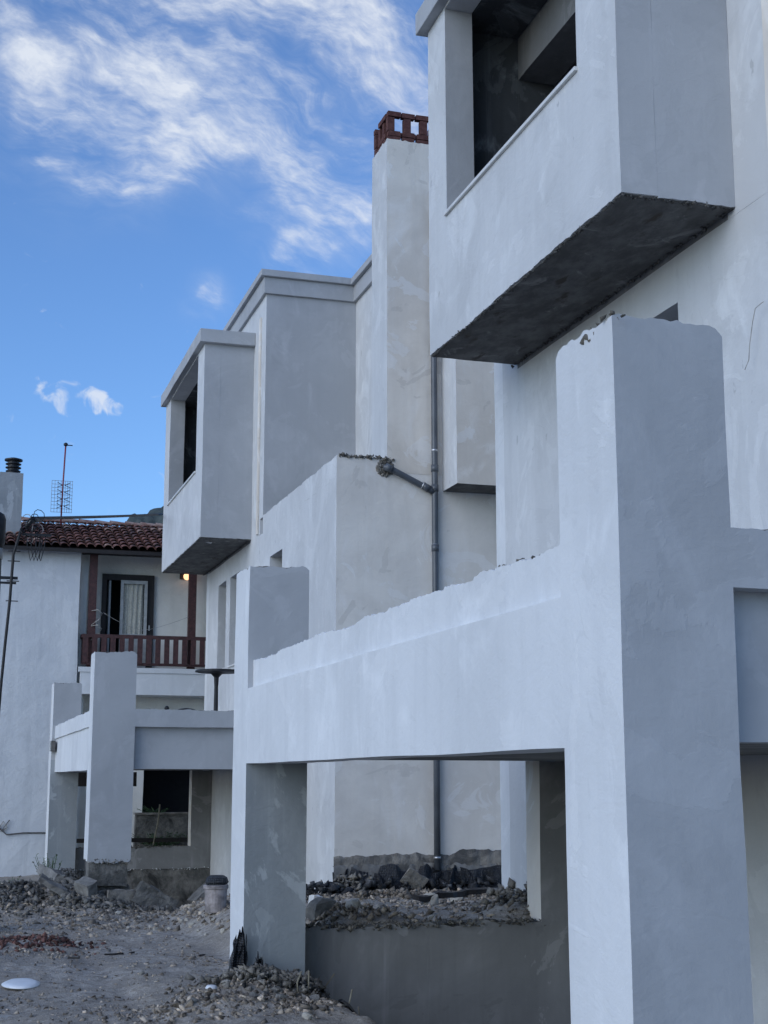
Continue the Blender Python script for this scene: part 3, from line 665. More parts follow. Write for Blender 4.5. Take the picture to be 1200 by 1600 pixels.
small(hs, 'room_floor', M['dark'], 3.5, 9.9, 39.25, 40.5, 4.5, 4.8, step=2)
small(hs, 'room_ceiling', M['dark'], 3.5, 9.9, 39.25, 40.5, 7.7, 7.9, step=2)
small(hs, 'right_wall', M['housewall'], 9.2, 10, YH, 38.89, -2, 8, step=2)
# balcony
bal = small(hs, 'balcony', M['white2'], 3.36, 9.19, YH-.05, 38.89, 4.17, 4.86, step=.5)
slab = link('balcony_step', box(3.30, 9.18, YH-.08, YH-.052, 4.74, 4.87), M['white2'], bal)
rl = link('top_rail', box(3.38, 9.1, YH-.12, YH+.0, 5.64, 5.73, wa=.003), M['wood'], bal)
link('bottom_rail', box(3.38, 9.1, YH-.09, YH-.02, 4.93, 5.0, wa=.003), M['wood'], bal)
link('side_rail', box(3.36, 3.44, YH+.002, 38.8, 5.64, 5.73, wa=.003), M['wood'], bal)
slat = box(-.068, .068, -.014, .014, -.33, .33, wa=0, name='slat')
for i in range(23):
    o = link('slat', slat, M['wood'], bal); o.location = (3.46+i*.236, YH-.11, 5.31)
for i in range(3):
    o = link('slat', slat, M['wood'], bal); o.location = (3.40, YH+.2+i*.25, 5.31); o.rotation_euler.z = math.pi/2
for x in (3.52, 6.17, 8.9):
    small(hs, 'balcony_post', M['wood'], x, x+.2, YH+.06, YH+.24, 4.87, 7.86, wa=.003)
small(hs, 'eaves_beam', M['blackwood'], 3.3, 9.3, YH-.0, YH+.2, 7.865, 8.03)
# balcony door
dr = small(hs, 'door_frame', M['blackwood'], 3.93, 4.05, 38.8, 38.92, 4.87, 7.46, wa=.002)
link('door_jamb', box(5.15, 5.33, 38.8, 38.92, 4.87, 7.46, wa=.002), M['blackwood'], dr)
link('door_lintel', box(4.052, 5.148, 38.8, 38.92, 7.30, 7.46, wa=.002), M['blackwood'], dr)
leaf = thing_ = link('door_leaf', solid([4.42, 4.50, 5.06, 5.14], [38.72, 38.77], [4.90, 5.0, 5.74, 5.84, 7.2, 7.29], hole=lambda x, y, z: 4.5 < x < 5.06 and z > 5.84 and z < 7.2, wa=.002, name='door_leaf'), M['frame'], hs)
link('glass_pane', box(4.50, 5.06, 38.74, 38.746, 5.84, 7.2, wa=0), M['glass'], leaf)
link('door_leaf_edge', box(4.12, 4.17, 38.85, 39.2, 4.9, 7.28, wa=.001), M['frame'], leaf)
V, F = [], []
for j in range(13):
    for i in range(25):
        a, b = i/24, j/12; V.append((4.52+.52*a, 38.83+.03*math.sin(a*26+b*1.2)+.015*math.sin(a*9), 7.2-1.36*b))
for j in range(12):
    for i in range(24): q = j*25+i; F.append((q, q+1, q+26, q+25))
link('curtain', mesh('curtain', V, F, True), M['curtain'], leaf)
link('door_handle', box(5.2, 5.235, 38.76, 38.8, 5.95, 6.09, wa=0), M['frame'], dr)
# wall lamp
wl = small(hs, 'wall_lamp', M['blackwood'], 6.03, 6.24, 38.80, 38.9, 7.40, 7.62, wa=0)
lathe('lamp_globe', [(.02, -.1), (.07, -.075), (.095, -.02), (.095, .03), (.06, .08), (.02, .1)], (6.2, 38.70, 7.46), M['lamp'], wl, smooth=True)
# roof with single tiles
EY, EZ, RY, RZ = 37.6, 7.98, 41.0, 9.2
slope = math.atan2(RZ-EZ, RY-EY); SL = math.hypot(RZ-EZ, RY-EY)
V = [(-6.4, EY, EZ-.06), (10.2, EY, EZ-.06), (10.2, RY, RZ-.06), (-6.4, RY, RZ-.06), (10.2, RY+4, EZ-.2), (-6.4, RY+4, EZ-.2)]
V += [(x, y, z-.1) for x, y, z in V]
F = [(0, 1, 2, 3), (3, 2, 4, 5), (6, 9, 8, 7), (9, 11, 10, 8), (0, 6, 7, 1), (4, 10, 11, 5), (1, 7, 8, 2), (2, 8, 10, 4), (0, 3, 9, 6), (3, 5, 11, 9)]
roof = link('roof', mesh('roof', V, F), M['blackwood'], hs)
TW, TL = .225, .40
def tile_mesh(name, L=.46, r=.085, w=TW):
    V, F = [], []; N = 8
    for j, (y, k) in enumerate([(0, 1.12), (L, .92)]):
        for i in range(N+1):
            a = math.pi*i/N; V.append((-r*k*math.cos(a), y, r*.66*k*math.sin(a) + (.03 if j == 0 else .0)))
        V.append((w-r*k, y, -.012+(.02 if j == 0 else 0)))
    n = N+2
    for i in range(n-1): F.append((i, i+1, n+i+1, n+i))
    V2 = [(x, y, z-.018) for x, y, z in V]; m0 = len(V); V += V2
    for i in range(n-1): F.append((m0+i+n, m0+i+n+1, m0+i+1, m0+i)); F.append((i+1, i, m0+i, m0+i+1))
    return mesh(name, V, F)
tm = tile_mesh('tile'); tm.materials.append(M['tile'])
tmp = tm.copy(); tmp.materials.clear(); tmp.materials.append(M['tile_pale'])
rows = 9; step_l = SL/rows
def tile_at(i, j):
    s_ = j*step_l - .03; ex = 0
    x = .55+i*TW + (.0 if j % 2 else TW*.0)
    return (x, EY+s_*math.cos(slope), EZ+s_*math.sin(slope)+.0)
cnt = 0; rest = []
for i in range(-30, 42):
    for j in range(rows):
        L = tile_at(i, j)
        if 1 <= i <= 25:
            pale = (L[0] < 3.2 and j >= 6 and random.random() < .45) or random.random() < .03
            o = link('tile', tmp if pale else tm, None, roof); o.location = (L[0]+random.uniform(-.008, .008), L[1]+random.uniform(-.02, .02), L[2]+random.uniform(0, .012))
            o.rotation_euler = (slope-.04, random.uniform(-.04, .04), random.uniform(-.03, .03)); cnt += 1
        else: rest.append(L)
V, F = [], []; tv = np.array([v_.co[:] for v_ in tm.vertices]); tf_ = [tuple(p_.vertices) for p_ in tm.polygons]
ca, sa = math.cos(slope-.04), math.sin(slope-.04)
for L in rest:
    b = len(V)
    for x, y, z in tv: V.append((x+L[0], y*ca-z*sa+L[1], y*sa+z*ca+L[2]))
    F += [tuple(b+q for q in f) for f in tf_]
o = link('tile_field', mesh('tile_field', V, F), M['tile'], roof); o['kind'] = 'stuff'
rt = tile_mesh('ridge_tile', .5, .12, .13)
for i in range(30):
    x = -4.5+i*.44
    o = link('ridge_tile', rt, M['tile'] if x > 3.3 else M['tile_pale'], roof); o.location = (x, RY, RZ+.0); o.rotation_euler = (random.uniform(-.02, .03), 0, -math.pi/2+random.uniform(-.03, .03))
# old chimney with louvred cowl
oc = small(hs, 'chimney', M['cement_p'], 1.13, 1.74, 38.9, 39.5, 8.2, 10.12, step=.2, wa=.015)
lathe('chimney_cowl', [(.17, 0), (.17, .06), (.2, .08), (.2, .10), (.15, .12), (.15, .16), (.21, .18), (.21, .20), (.15, .22), (.15, .26), (.21, .28), (.21, .30), (.15, .32), (.15, .36), (.24, .38), (.24, .42), (.1, .46)],
      (1.47, 39.2, 10.12), M['metal'], oc)
# fixed wire loops on balcony post
for k, (zz, ww) in enumerate([(6.35, .28), (5.95, .2)]):
    tube('wire_loop', [(3.6, YH+.03, zz), (3.75, YH-.1, zz+.02), (3.86, YH-.12, zz-.08), (3.8, YH-.1, zz-.22), (3.6, YH, zz-.38)], .011, M['wire'], hs, seg=5)
wl_ = tube('clothes_line', [(3.9, YH-.05, 6.3)] + [(3.9+i*.25, YH-.02, 6.3-.45*math.sin(min(1, i/5)*1.57)+.055*max(0, i-4)**1.25) for i in range(1, 10)], .006, M['wire'], hs, seg=5)
# wall cable on the left wall
tube('wall_cable', [(-.5, YH-.03, 1.0), (1.2, YH-.03, .75), (1.45, YH-.03, .83), (1.7, YH-.05, .62), (2.1, YH-.03, .66), (3.2, YH-.03, .65)], .018, M['pole'], hs, seg=6)
tube('cable_knot', [(1.5, YH-.05, .8), (1.6, YH-.08, .95), (1.7, YH-.05, .8), (1.55, YH-.08, .7), (1.75, YH-.06, .98)], .016, M['wire'], hs, seg=6)

# TV aerial on the roof
an = thing('tv_antenna', (2.86, 40.2, 8.9), 'tall red TV aerial mast with square grid reflector on the tiled roof', 'antenna')
tube('mast', [(2.86, 40.2, 8.8), (2.88, 40.2, 10.2), (2.91, 40.2, 11.28)], .022, M['antred'], an, seg=8)
lathe('mast_head', [(.02, -.05), (.06, -.02), (.06, .03), (.02, .06)], (2.91, 40.2, 11.28), M['metal'], an, seg=10)
tube('head_arm', [(2.9, 40.2, 11.27), (3.1, 40.2, 11.27)], .015, M['metal'], an, seg=6)
def wires(name, segs, r, mat, parent):
    V, F = [], []
    for a, b in segs:
        a, b = Vector(a), Vector(b); d = (b-a).normalized(); ref = Vector((0, 0, 1)) if abs(d.z) < .9 else Vector((1, 0, 0)); u = d.cross(ref).normalized(); w_ = d.cross(u); s = len(V)
        for q in (a, b):
            for k in range(4): t_ = math.pi/2*k; V.append(q+r*(math.cos(t_)*u+math.sin(t_)*w_))
        F += [(s+k, s+(k+1) % 4, s+4+(k+1) % 4, s+4+k) for k in range(4)]
    return link(name, mesh(name, V, F), mat, parent)
sg = []
for i in range(9): x = 2.60+i*.013; 
for i in range(4): x = 2.58+i*.085; sg.append(((x, 40.28, 9.35), (x, 40.28, 10.25)))
for i in range(4): x = 2.95+i*.065; sg.append(((x, 40.28, 9.35), (x, 40.28, 10.25)))
for j in range(10): z = 9.35+j*.1; sg.append(((2.58, 40.28, z), (3.16, 40.28, z)))
wires('reflector_grid', sg, .0055, M['wire'], an)
for j in range(4):
    z = 9.5+j*.2
    wires('dipole', [((2.92, 40.15, z), (3.08, 40.1, z+.07)), ((2.92, 40.15, z), (3.08, 40.1, z-.07)), ((2.86, 40.15, z), (2.72, 40.1, z+.07)), ((2.86, 40.15, z), (2.72, 40.1, z-.07))], .009, M['metal'], an)

# ------------------------------------------------------------------ utility pole and cables
up = thing('utility_pole', (.62, 22, -.16), 'weathered utility pole with tangled cables at the left edge', 'utility pole')
tube('pole_shaft', [(.60, 22, z) for z in (-.3, 2, 4, 5.6)], [.15, .14, .13, .12], M['pole'], up, seg=14)
tube('pole_sleeve', [(.60, 22, z) for z in (5.42, 5.5, 5.85, 5.93, 5.98)], [.13, .16, .16, .13, .05], M['metal'], up, seg=14)
tube('pole_band', [(.60, 22, 5.25), (.60, 22, 5.41)], .135, M['wire'], up, seg=14)
small(up, 'cross_bracket', M['metal'], .55, .96, 21.82, 21.87, 4.93, 4.97, wa=0); small(up, 'cross_bracket', M['metal'], .55, .94, 21.82, 21.87, 4.86, 4.89, wa=0)
tube('down_cable', [(.98, 21.8, 5.7), (.93, 21.8, 5.5), (.88, 21.8, 5.3), (.86, 21.8, 4.6), (.82, 21.8, 3.9), (.79, 21.8, 3.3), (.77, 21.8, 2.6), (.78, 21.8, 0)], .022, M['cable'], up, seg=7)
for z in (5.35, 5.2, 4.9, 4.6): tube('pole_step', [(.8, 21.8, z), (.98, 21.8, z)], .008, M['metal'], up, seg=5)
for k in range(9):
    c = Vector((1.0+random.uniform(-.12, .25), 21.8+random.uniform(-.1, .1), 5.72+random.uniform(-.2, .2))); rr = random.uniform(.03, .09); ph = random.uniform(0, 6)
    tube('cable_loop', [c+Vector((rr*math.cos(ph+t_*.7), .05*math.sin(t_*1.3+k), rr*1.25*math.sin(ph+t_*.7))) for t_ in range(0, 9)], random.choice([.006, .010]), M['cable'] if k % 3 else M['wire'], up, seg=5)
small(up, 'cable_clamp', M['metal'], 1.0, 1.42, 21.78, 21.86, 5.60, 5.63, wa=0)
for k in range(4): tube('loose_wire', [(1.05+k*.07, 21.8, 5.6), (1.08+k*.06, 21.75, 5.4-.05*k), (1.13+k*.05, 21.8, 5.22), (1.2+k*.04, 21.8, 5.4), (1.22+k*.04, 21.8, 5.6)], .007, M['cable'], up, seg=5)
tube('cable_joint', [(1.05, 21.85, 5.72), (1.10, 21.88, 5.82), (1.16, 22.0, 5.88), (1.3, 22.6, 5.97)], [.03, .05, .05, .02], M['cable'], up, seg=8)
pc = tube('power_cable', [Vector((1.12, 21.9, 5.88)).lerp(Vector((6.4, 41.0, 9.66)), t_) + Vector((0, 0, -.10*t_*(1-t_))) for t_ in [i/24 for i in range(25)]], .027, M['cable'], None, seg=7)
tag(pc, 'thick black overhead cable running from the utility pole across the tiled roof', 'cable')
tube('cable_mast', [(6.4, 41.0, 9.1), (6.4, 41.0, 9.7)], .03, M['metal'], hs, seg=8)

# ------------------------------------------------------------------ things on the porch terrace
tb = thing('round_table', (5.1, 28, 2.97), 'round dark pedestal table on the terrace of the farther unfinished house', 'table')
lathe('tabletop', [(.40, 0), (.45, .01), (.45, .035), (.43, .05), (.1, .055)], (5.15, 28, 4.06), M['metal'], tb, 28)
lathe('pedestal', [(.05, 0), (.045, .3), (.04, .8), (.05, 1.0), (.12, 1.07), (.2, 1.09)], (5.12, 28, 2.97), M['metal'], tb, 12)
lathe('table_base', [(.27, 0), (.27, .03), (.05, .07)], (5.12, 28, 2.96), M['metal'], tb, 20)
o = lathe('pan_lid', [(.02, 0), (.17, .01), (.18, .025), (.1, .05), (.02, .06)], (4.12, 25.42, 3.175), M['metal'], None, 20, True); tag(o, 'flat black round lid lying on top of the farther porch beam', 'lid')
o = lathe('dark_ball', [(.01, 0), (.035, .015), (.045, .045), (.03, .08), (.01, .09)], (3.78, 25.45, 3.18), M['metal'], None, 10, True); tag(o, 'tiny dark knob lying on the farther porch beam beside the lid', 'knob')
sw = thing('junction_box', (2.5, 33.3, 2.7), 'small brown box fixed at the corner of the farther porch beam', 'box')
link('box_body', box(2.38, 2.47, 33.45, 33.9, 2.62, 2.85, wa=.004), M['pole'], sw)
link('box_lid', box(2.355, 2.379, 33.48, 33.62, 2.63, 2.84, wa=.002), M['frame'], sw)

# yard beyond the farther porch
yw_ = thing('garden_wall', (6, 36.6, -.5), 'low stained garden wall seen through the glassless window of the farther porch', 'wall')
link('masonry', box(4.72, 8.5, 36.5, 36.75, -1.2, 1.12, step=.3, wa=.02), M['footing'], yw_)
link('wall_cap', box(4.70, 8.5, 36.46, 36.79, 1.125, 1.17, step=.3, wa=.01), M['oldbase'], yw_)
bd = tag(link('wooden_rail', box(3.2, 8, 35.4, 35.45, .50, .60, wa=.004), M['blackwood']), 'long dark rail crossing low behind the farther porch window', 'rail')
bm_ = tag(link('timber_beam', box(3.1, 4.55, 35.2, 35.4, 1.82, 2.16, wa=.01), M['blackwood']), 'short dark timber beam hanging behind the farther porch opening', 'beam')
st = tube('stick', [(4.95, 34.9, .45), (5.05, 34.9, 1.0), (5.08, 34.9, 1.4)], .02, M['dry'], None, seg=6); tag(st, 'thin pale stick leaning upright in the farther porch window', 'stick')
def weed(name, c, n, h, rad, label, lw=.05, mat=None):
    r_ = thing(name, c, label, 'plant'); V, F = [], []; sg_ = []
    for k in range(n):
        a = random.uniform(0, 6.28); e = random.uniform(.2, 1)*rad; top = Vector((c[0]+e*math.cos(a), c[1]+e*math.sin(a), c[2]+h*random.uniform(.5, 1)))
        b0 = Vector(c)+Vector((e*.2*math.cos(a), e*.2*math.sin(a), -.05)); sg_.append((b0, top))
        for q in range(7):
            t_ = .25+.75*q/6; pt = b0.lerp(top, t_); b_ = random.uniform(0, 6.28); L = lw*random.uniform(.7, 1.5)
            d = Vector((math.cos(b_), math.sin(b_), random.uniform(-.3, .6))).normalized(); s_ = d.cross(Vector((0, 0, 1))).normalized()*L*.35
            i0 = len(V); V += [pt, pt+d*L*.5+s_, pt+d*L, pt+d*L*.5-s_]; F.append((i0, i0+1, i0+2, i0+3))
    wires('stem', sg_, .004, M['dry'] if mat else M['leaf'], r_); o = link('foliage', mesh('foliage', V, F), mat or M['leaf'], r_); return r_
weed('weed', (1.35, 27.6, gz(1.35, 27.6)), 22, .42, .35, 'green leafy weed on the grey rubble heap at the far left')
weed('weed', (2.1, 28.6, gz(2.1, 28.6)), 26, .6, .32, 'dark green weed against the foot of the farthest porch pillar')
weed('weed', (5.3, 36.2, .35), 60, .35, .9, 'dark green ground weed below the garden wall behind the farther porch', .08)
weed('potted_sprig', (5.25, 36.6, 1.16), 14, .18, .5, 'sparse dry sprigs growing on top of the low garden wall', .05)

# ------------------------------------------------------------------ rubble, stones and litter
def scatter(n, xr, yr, r0, r1, mat, name, keep=None, pw=2.5, sink=.25):
    x = rng.uniform(*xr, n); y = rng.uniform(*yr, n)
    if keep is not None: k = rng.uniform(0, 1, n) < keep(x, y); x, y = x[k], y[k]
    r = r0+(r1-r0)*rng.uniform(0, 1, len(x))**pw
    return lumps(name, np.stack([x, y, ground_z(x, y)+r*sink], 1), r, mat)
hp = lambda x, y: gauss(x, y, 3.3, 23.4, 1.1, .9)+gauss(x, y, 3.0, 22.2, 1.6, 1.0)*.5+gauss(x, y, 1.25, 26.0, .9, .9)+gauss(x, y, 2.4, 26.5, .45, 1.6)
scatter(11000, (-.5, 5.0), (20.5, 29), .009, .055, M['stone'], 'rubble_scatter', hp, 3.6, .0)
inside = lambda x, y: ~((x > 2.9) & (x < 3.65) & (y > 14.3) & (y < 15.1))
scatter(16000, (-1.0, 3.2), (12, 24), .006, .028, M['stone'], 'gravel', lambda x, y: .2+.8*np.clip(vnoise(x*1.2, y*1.2, 8)*3, 0, 1), 3.5, .0)
scatter(6500, (3.65, 9.4), (15.1, 22.9), .007, .05, M['stone'], 'rubble_scatter', None, 4, .05)
scatter(6500, (1.7, 4.4), (12.3, 14.4), .006, .04, M['stone'], 'rubble_scatter', lambda x, y: np.clip(gauss(x, y, 3.25, 13.85, .45, .35)*1.6+gauss(x, y, 2.6, 12.9, .6, .28)*1.3, 0, 1), 3.5, .0)
scatter(2600, (.3, 2.2), (18, 20.8), .010, .045, M['redstone'], 'brick_rubble', lambda x, y: np.clip(gauss(x, y, 1.2, 19.3, .38, .33)*1.4, 0, 1), 2.0)
def rock_mesh(seed, sub=2):
    import bmesh
    bm2 = bmesh.new(); bmesh.ops.create_icosphere(bm2, subdivisions=sub, radius=1)
    for v_ in bm2.verts:
        q = v_.co*1.1+Vector((seed*3.1, seed, 0)); v_.co *= 1+.38*noise.noise(q)+.16*noise.noise(q*2.7); v_.co.z *= .72
        for ax in range(3):
            lim = .72+.1*math.sin(seed+ax); v_.co[ax] = max(-lim, min(lim, v_.co[ax]))
    me = bpy.data.meshes.new('stone'); bm2.to_mesh(me); bm2.free(); return me
pale = rough_mat('pale_limestone', (.33, .31, .27), (.46, .43, .38), 9, .6, .02); dk = rough_mat('grey_stone', (.15, .145, .135), (.24, .23, .21), 9, .6, .02)
rocks = [rock_mesh(i+1) for i in range(6)]
for k, m_ in enumerate(rocks): m_.materials.append(pale if k < 3 else dk)
def stone(x, y, r, kind, label, group=None, dz=.3, cat='stone'):
    o = link('stone', rocks[kind], None); o.location = (x, y, gz(x, y)+r*dz); o.scale = (r*random.uniform(.8, 1.25), r*random.uniform(.8, 1.2), r*random.uniform(.8, 1.1))
    o.rotation_euler = (random.uniform(-.3, .3), random.uniform(-.3, .3), random.uniform(0, 6.28)); tag(o, label, cat, group); return o
def on_ground(x, y, h=0.0):                                   # where a photographed ground point lies
    d = px_dir(x, y); z = -.05
    for _ in range(12):
        t_ = (z-2.0)/d.z; P = Vector((0, 0, 2.0))+d*t_; z = gz(P.x, P.y)+h
    return P.x, P.y
for (x, y, s, k) in [(185, 1433, 8, 0), (218, 1436, 8, 0), (236, 1450, 8, 1), (243, 1455, 7, 2), (283, 1430, 7, 0), (278, 1412, 15, 1), (300, 1447, 9, 0), (262, 1420, 7, 1), (310, 1455, 8, 1), (350, 1447, 11, 0),
                     (335, 1438, 8, 0), (201, 1452, 7, 2), (160, 1435, 6, 0), (265, 1452, 7, 1), (292, 1438, 6, 2), (322, 1462, 7, 2)]:
    X_, Y_ = on_ground(x, y); stone(X_, Y_, s/2269*Y_*.62, k, 'small pale stone among the rubble in front of the farther porch pillar', 'pale stones before the farther porch')
for (x, y, s, k, lab) in [(222, 1523, 9, 4, 'dark pebble on the bare dirt in the middle of the yard'), (170, 1487, 7, 3, 'small grey stone at the right end of the red brick rubble'), (120, 1479, 9, 0, 'pale stone beside the red brick rubble'),
                          (352, 1549, 14, 1, 'chunky pale stone at the foot of the near membrane scrap'), (295, 1590, 11, 2, 'pale stone in the foreground rubble left of the pillar'), (480, 1592, 15, 1, 'pale stone at the bottom beside the dark plastic sheet')]:
    X_, Y_ = on_ground(x, y); stone(X_, Y_, s/2269*Y_*.62, k, lab)
for (x, y, r, k, lab) in [(4.05, 15.55, .20, 4, 'big rounded grey stone behind the porch sill beside the left pillar'), (4.35, 15.35, .12, 0, 'pale flat stone on the sill rubble near the left pillar'), (4.9, 15.9, .085, 1, 'upright pale stone on the rubble behind the sill'),
                          (5.05, 16.6, .13, 4, 'grey stone in the middle of the rubble behind the sill'), (4.75, 16.9, .12, 3, 'grey brown lump on the rubble against the dark membrane'), (6.4, 18.8, .14, 0, 'smooth pale stone beside the dark plank behind the sill'),
                          (5.3, 15.5, .06, 1, 'small pale stone at the middle of the sill'), (6.6, 15.35, .14, 3, 'grey rubble lump at the right end of the sill'), (4.6, 16.3, .07, 2, 'small white block on the heap left of the membrane fold'), (7.4, 20.5, .12, 1, 'pale stone far back under the wall corner')]:
    stone(x, y, r, k, lab)
for (dx, dy, r, k) in [(3.2, 13.7, .1, 1), (3.35, 13.62, .08, 3), (3.5, 13.9, .09, 0), (3.1, 13.5, .07, 4), (3.62, 13.75, .085, 2), (2.9, 13.2, .08, 3), (2.75, 12.9, .06, 4), (3.4, 13.3, .07, 5), (3.0, 12.9, .06, 5), (2.4, 12.85, .07, 4), (2.2, 12.8, .05, 3)]:
    stone(dx, dy, r, k, 'rough lump of rubble at the foot of the pillar in the foreground', 'rubble lumps at the near pillar foot', dz=.0)
def pile(n, cx, cy, sx, sy, r0, r1, mat, name='rubble_scatter', pw=3.0, up=.0):
    x = rng.normal(cx, sx, n); y = rng.normal(cy, sy, n); r = r0+(r1-r0)*rng.uniform(0, 1, n)**pw
    return lumps(name, np.stack([x, y, ground_z(x, y)+up*rng.uniform(0, 1, n)+r*.2], 1), r, mat, None, .8, .3)
pile(520, 7.0, 22.75, .9, .10, .015, .09, M['tar'], 'tar_debris', 2.2, .22)
pile(1500, 7.2, 22.3, 1.3, .3, .010, .055, M['stone'], up=.05)
pile(120, 6.5, 22.8, .25, .08, .02, .08, M['oldbase'], 'render_debris', 2.2, .35)
pile(900, 6.6, 15.5, .25, .35, .010, .045, M['oldbase'], 'render_debris', 2.5, .12)
pile(900, 4.2, 15.6, .35, .35, .008, .055, M['stone'], up=.04)
pile(700, 2.3, 26.2, .3, .8, .012, .07, M['footing'], 'render_debris', 2.0, .05)
pile(700, 2.9, 24.6, .55, .22, .012, .055, M['oldbase'], 'render_debris', 2.2, .04)
pile(500, 4.0, 24.6, .6, .3, .012, .06, M['footing'], 'render_debris', 2.2, .05)
pile(1600, 1.1, 26.3, .6, .7, .008, .05, M['footing'], 'render_debris', 2.5, .03)
pile(1400, 3.2, 13.95, .28, .22, .006, .045, M['oldbase'], 'render_debris', 2.2, .08)
pile(300, 3.3, 13.9, .22, .15, .008, .04, M['tar'], 'render_debris', 2.0, .05)
# broken concrete pieces
def chunk(name, c, size, rot, label, cat='concrete piece', mat=None, seed=0):
    me = solid(lin(-size[0]/2, size[0]/2, .08), lin(-size[1]/2, size[1]/2, .08), lin(-size[2]/2, size[2]/2, .08), wa=0, name=name)
    for v_ in me.vertices: v_.co += .035*noise.noise_vector(v_.co*4+Vector((seed, 0, 0))) + .02*noise.noise_vector(v_.co*11+Vector((seed, 0, 0)))
    o = link(name, me, mat or M['concrete']); o.location = c; o.rotation_euler = rot; tag(o, label, cat); return o
chunk('concrete_block', (2.98, 24.75, .03), (.42, .3, .30), (0, .03, .1), 'square pale concrete block under the corner pillar of the farther porch', seed=1, mat=M['oldbase'])
chunk('concrete_block', (2.45, 24.9, .1), (.2, .35, .5), (.2, -.3, .5), 'upright broken concrete stump left of the block under the farther pillar', seed=2)
chunk('concrete_slab', (2.12, 25.3, .12), (.95, .35, .09), (.1, .55, -.1), 'tilted broken concrete slab leaning on the rubble left of the farther pillar', seed=3)
chunk('concrete_slab', (2.12, 26.6, .30), (.5, 1.0, .14), (.1, .35, .3), 'rough slab lying on top of the rubble ridge by the farthest pillar', seed=4)
chunk('concrete_slab', (3.55, 24.7, .0), (.7, .3, .34), (0, .5, 0), 'sloping dark concrete shoulder right of the block under the farther pillar', seed=5, mat=M['footing'])
chunk('concrete_slab', (4.45, 24.6, -.02), (.5, .35, .45), (0, -.7, .2), 'tilted dark concrete piece left of the metal bucket', seed=6, mat=M['footing'])
chunk('stone_slab', (4.2, 23.1, -.08), (.55, .3, .12), (0, .08, .2), 'flat stone slab on the rubble left of the bucket', seed=7)
chunk('wooden_plank', (6.9, 18.9, .47), (1.5, .16, .07), (0, -.06, .25), 'dark weathered plank lying on the rubble behind the sill', 'plank', M['blackwood'], 8)
chunk('concrete_block', (4.5, 17.6, .38), (.14, .12, .42), (0.05, .08, .3), 'upright whitewashed block on the rubble by the house corner', seed=9, mat=M['white'])
chunk('board', (7.42, 22.55, .40), (.38, .03, .28), (.55, .5, .2), 'tilted square brown board leaning on the dark membrane', 'board', M['oldbase'], 10)
chunk('dark_debris', (.55, 21.8, -.05), (.2, .3, .3), (0, 0, .3), 'dark lump of debris at the left edge of the yard', 'debris', M['footing'], 11)
# bucket
bk = thing('metal_bucket', (3.88, 20.9, -.15), 'dented grey metal bucket standing on the rubble beside the near porch', 'bucket')
lathe('bucket_body', [(.145, 0), (.15, .01), (.165, .34), (.15, .34), (.135, .02)], (3.88, 20.9, gz(3.88, 20.9)+.0), M['rust'], bk, 24)
lathe('bucket_rim', [(.166, 0), (.18, .01), (.18, .05), (.17, .06), (.15, .06), (.15, 0)], (3.88, 20.9, gz(3.88, 20.9)+.32), M['rust'], bk, 24)
o = lathe('wire_mesh_roll', [(.02, 0), (.15, .0), (.17, .04), (.15, .10), (.1, .13), (.02, .13)], (3.92, 21.05, gz(3.88, 20.9)+.37), M['membrane'], None, 16); tag(o, 'dark crumpled mesh lying over the top of the bucket', 'mesh')
# litter on the yard
def disc(name, x, y, rx, ry, mat, label, cat, dz=.015, th=.012, seed=0, dome=.02, rz=0.0):
    V, F = [], []; N = 28; z = gz(x, y)+dz
    for (k, zz) in ((1, 0), (1, th), (.75, th+dome), (.3, th+dome*1.1)):
        for i in range(N):
            a = 2*math.pi*i/N; w_ = 1+.10*noise.noise(Vector((math.cos(a)*1.5, math.sin(a)*1.5, seed))); px_, py_ = k*rx*w_*math.cos(a), k*ry*w_*math.sin(a)
            V.append((x+px_*math.cos(rz)-py_*math.sin(rz), y+px_*math.sin(rz)+py_*math.cos(rz), z+zz))
    for j in range(3):
        for i in range(N): F.append((j*N+i, j*N+(i+1) % N, (j+1)*N+(i+1) % N, (j+1)*N+i))
    F += [tuple(range(N))[::-1], tuple(range(3*N, 4*N))]
    o = link(name, mesh(name, V, F, True), mat); tag(o, label, cat); return o
X_, Y_ = on_ground(33, 1543)
disc('pot_lid', X_, Y_, .19, .34, M['plastic'], 'flat oval white plastic lid lying on the dirt at the lower left', 'lid', .03, .01, 1)
X_, Y_ = on_ground(330, 1546)
disc('paper_scrap', X_, Y_, .055, .08, M['plastic'], 'small white scrap lying on the dirt left of the pillar foot', 'scrap', .02, .008, 4)
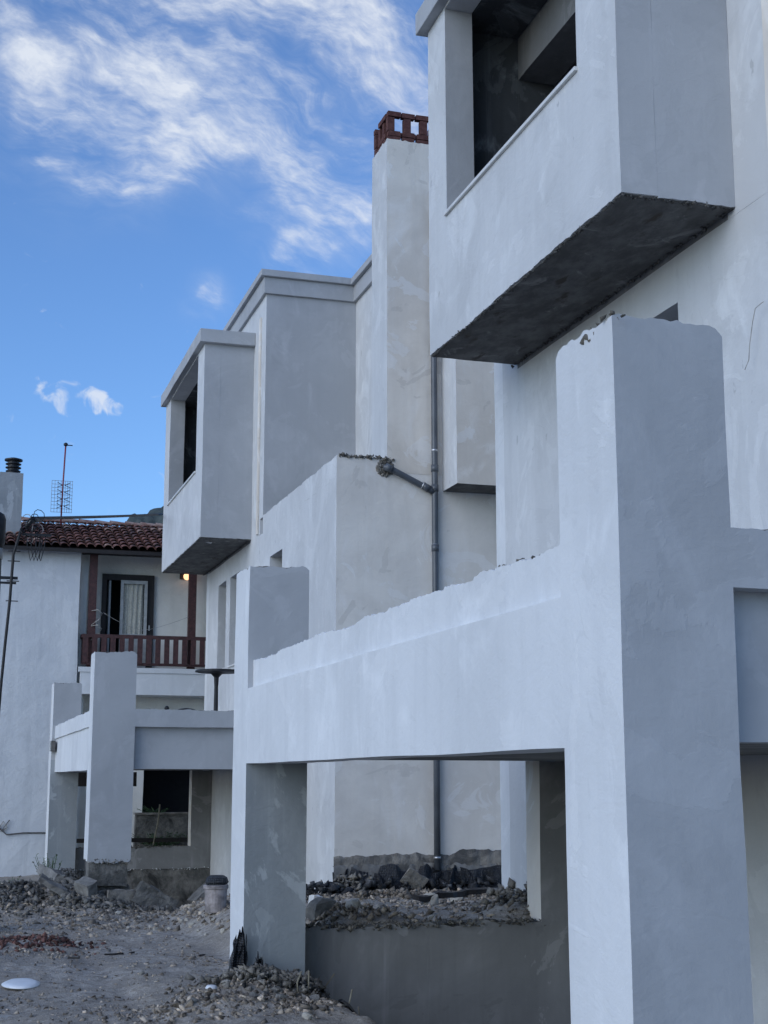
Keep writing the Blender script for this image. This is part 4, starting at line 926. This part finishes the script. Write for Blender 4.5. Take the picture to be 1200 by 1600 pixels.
# shallow puddle
V = []; N = 40
for i in range(N):
    a = 2*math.pi*i/N; k = 1+.28*noise.noise(Vector((math.cos(a)*1.2, math.sin(a)*1.2, 3))); V.append((.30+.62*k*math.cos(a), 12.9+1.25*k*math.sin(a), 0))
PZ = float(np.percentile([gz(.3+k_*.55*math.cos(q), 12.9+k_*1.1*math.sin(q)) for q in np.linspace(0, 6.28, 24) for k_ in (.2, .5, .8, 1)], 62))
V = [(x, y, PZ) for x, y, _ in V] ; pdl = link('puddle', mesh('puddle', V, [tuple(range(N))]), M['water']); pdl['kind'] = 'structure'
# twigs and plastic at the foot of the cross wall
for k, (x, y, h_, lx) in enumerate([(3.62, 13.7, .28, .08), (3.66, 13.0, .24, .02), (3.75, 13.0, .26, -.01), (3.4, 13.5, .22, .0), (3.3, 13.5, .2, .03)]):
    z = gz(x, y); o = tube('dry_stalk', [(x, y, z-.05), (x-lx*.3, y, z+h_*.5), (x+lx, y, z+h_)], .008, M['dry'], None, seg=5)
    tag(o, 'thin dry stalk sticking up from the rubble beside the pillar foot', 'stalk', 'dry stalks by the pillar foot')
V, F = [], []
for j in range(9):
    for i in range(15):
        a, b = i/14, j/8; x, y = 3.55+.45*a, 12.75+.3*b
        V.append((x, y, gz(x, y)+.02+.08*math.sin(a*3.1)*math.sin(b*3.1)+.03*noise.noise(Vector((a*7, b*7, 0)))))
for j in range(8):
    for i in range(14): q = j*15+i; F.append((q, q+1, q+16, q+15))
o = link('plastic_sheet', mesh('plastic_sheet', V, F, True), M['metal']); tag(o, 'crumpled black plastic sheet at the bottom by the dry stalks', 'plastic sheet')
for (x, y, s, rz, lb) in [(178, 1492, .12, .25, 'longest dark splinter of wood lying in the middle of the open dirt'), (206, 1491, .05, .9, 'short dark splinter just right of the longest one on the dirt'), (115, 1504, .07, -.3, 'short dark splinter lying just in front of the red brick rubble'), (315, 1495, .04, .5, 'tiny dark splinter on the dirt nearest the near porch pillar')]:
    X_, Y_ = on_ground(x, y); o = link('twig', box(-s, s, -.012, .012, 0, .018, step=.05, wa=.006), M['blackwood']); o.location = (X_, Y_, gz(X_, Y_)+.01); o.rotation_euler.z = rz
    tag(o, lb, 'splinter', 'wood splinters on the dirt')
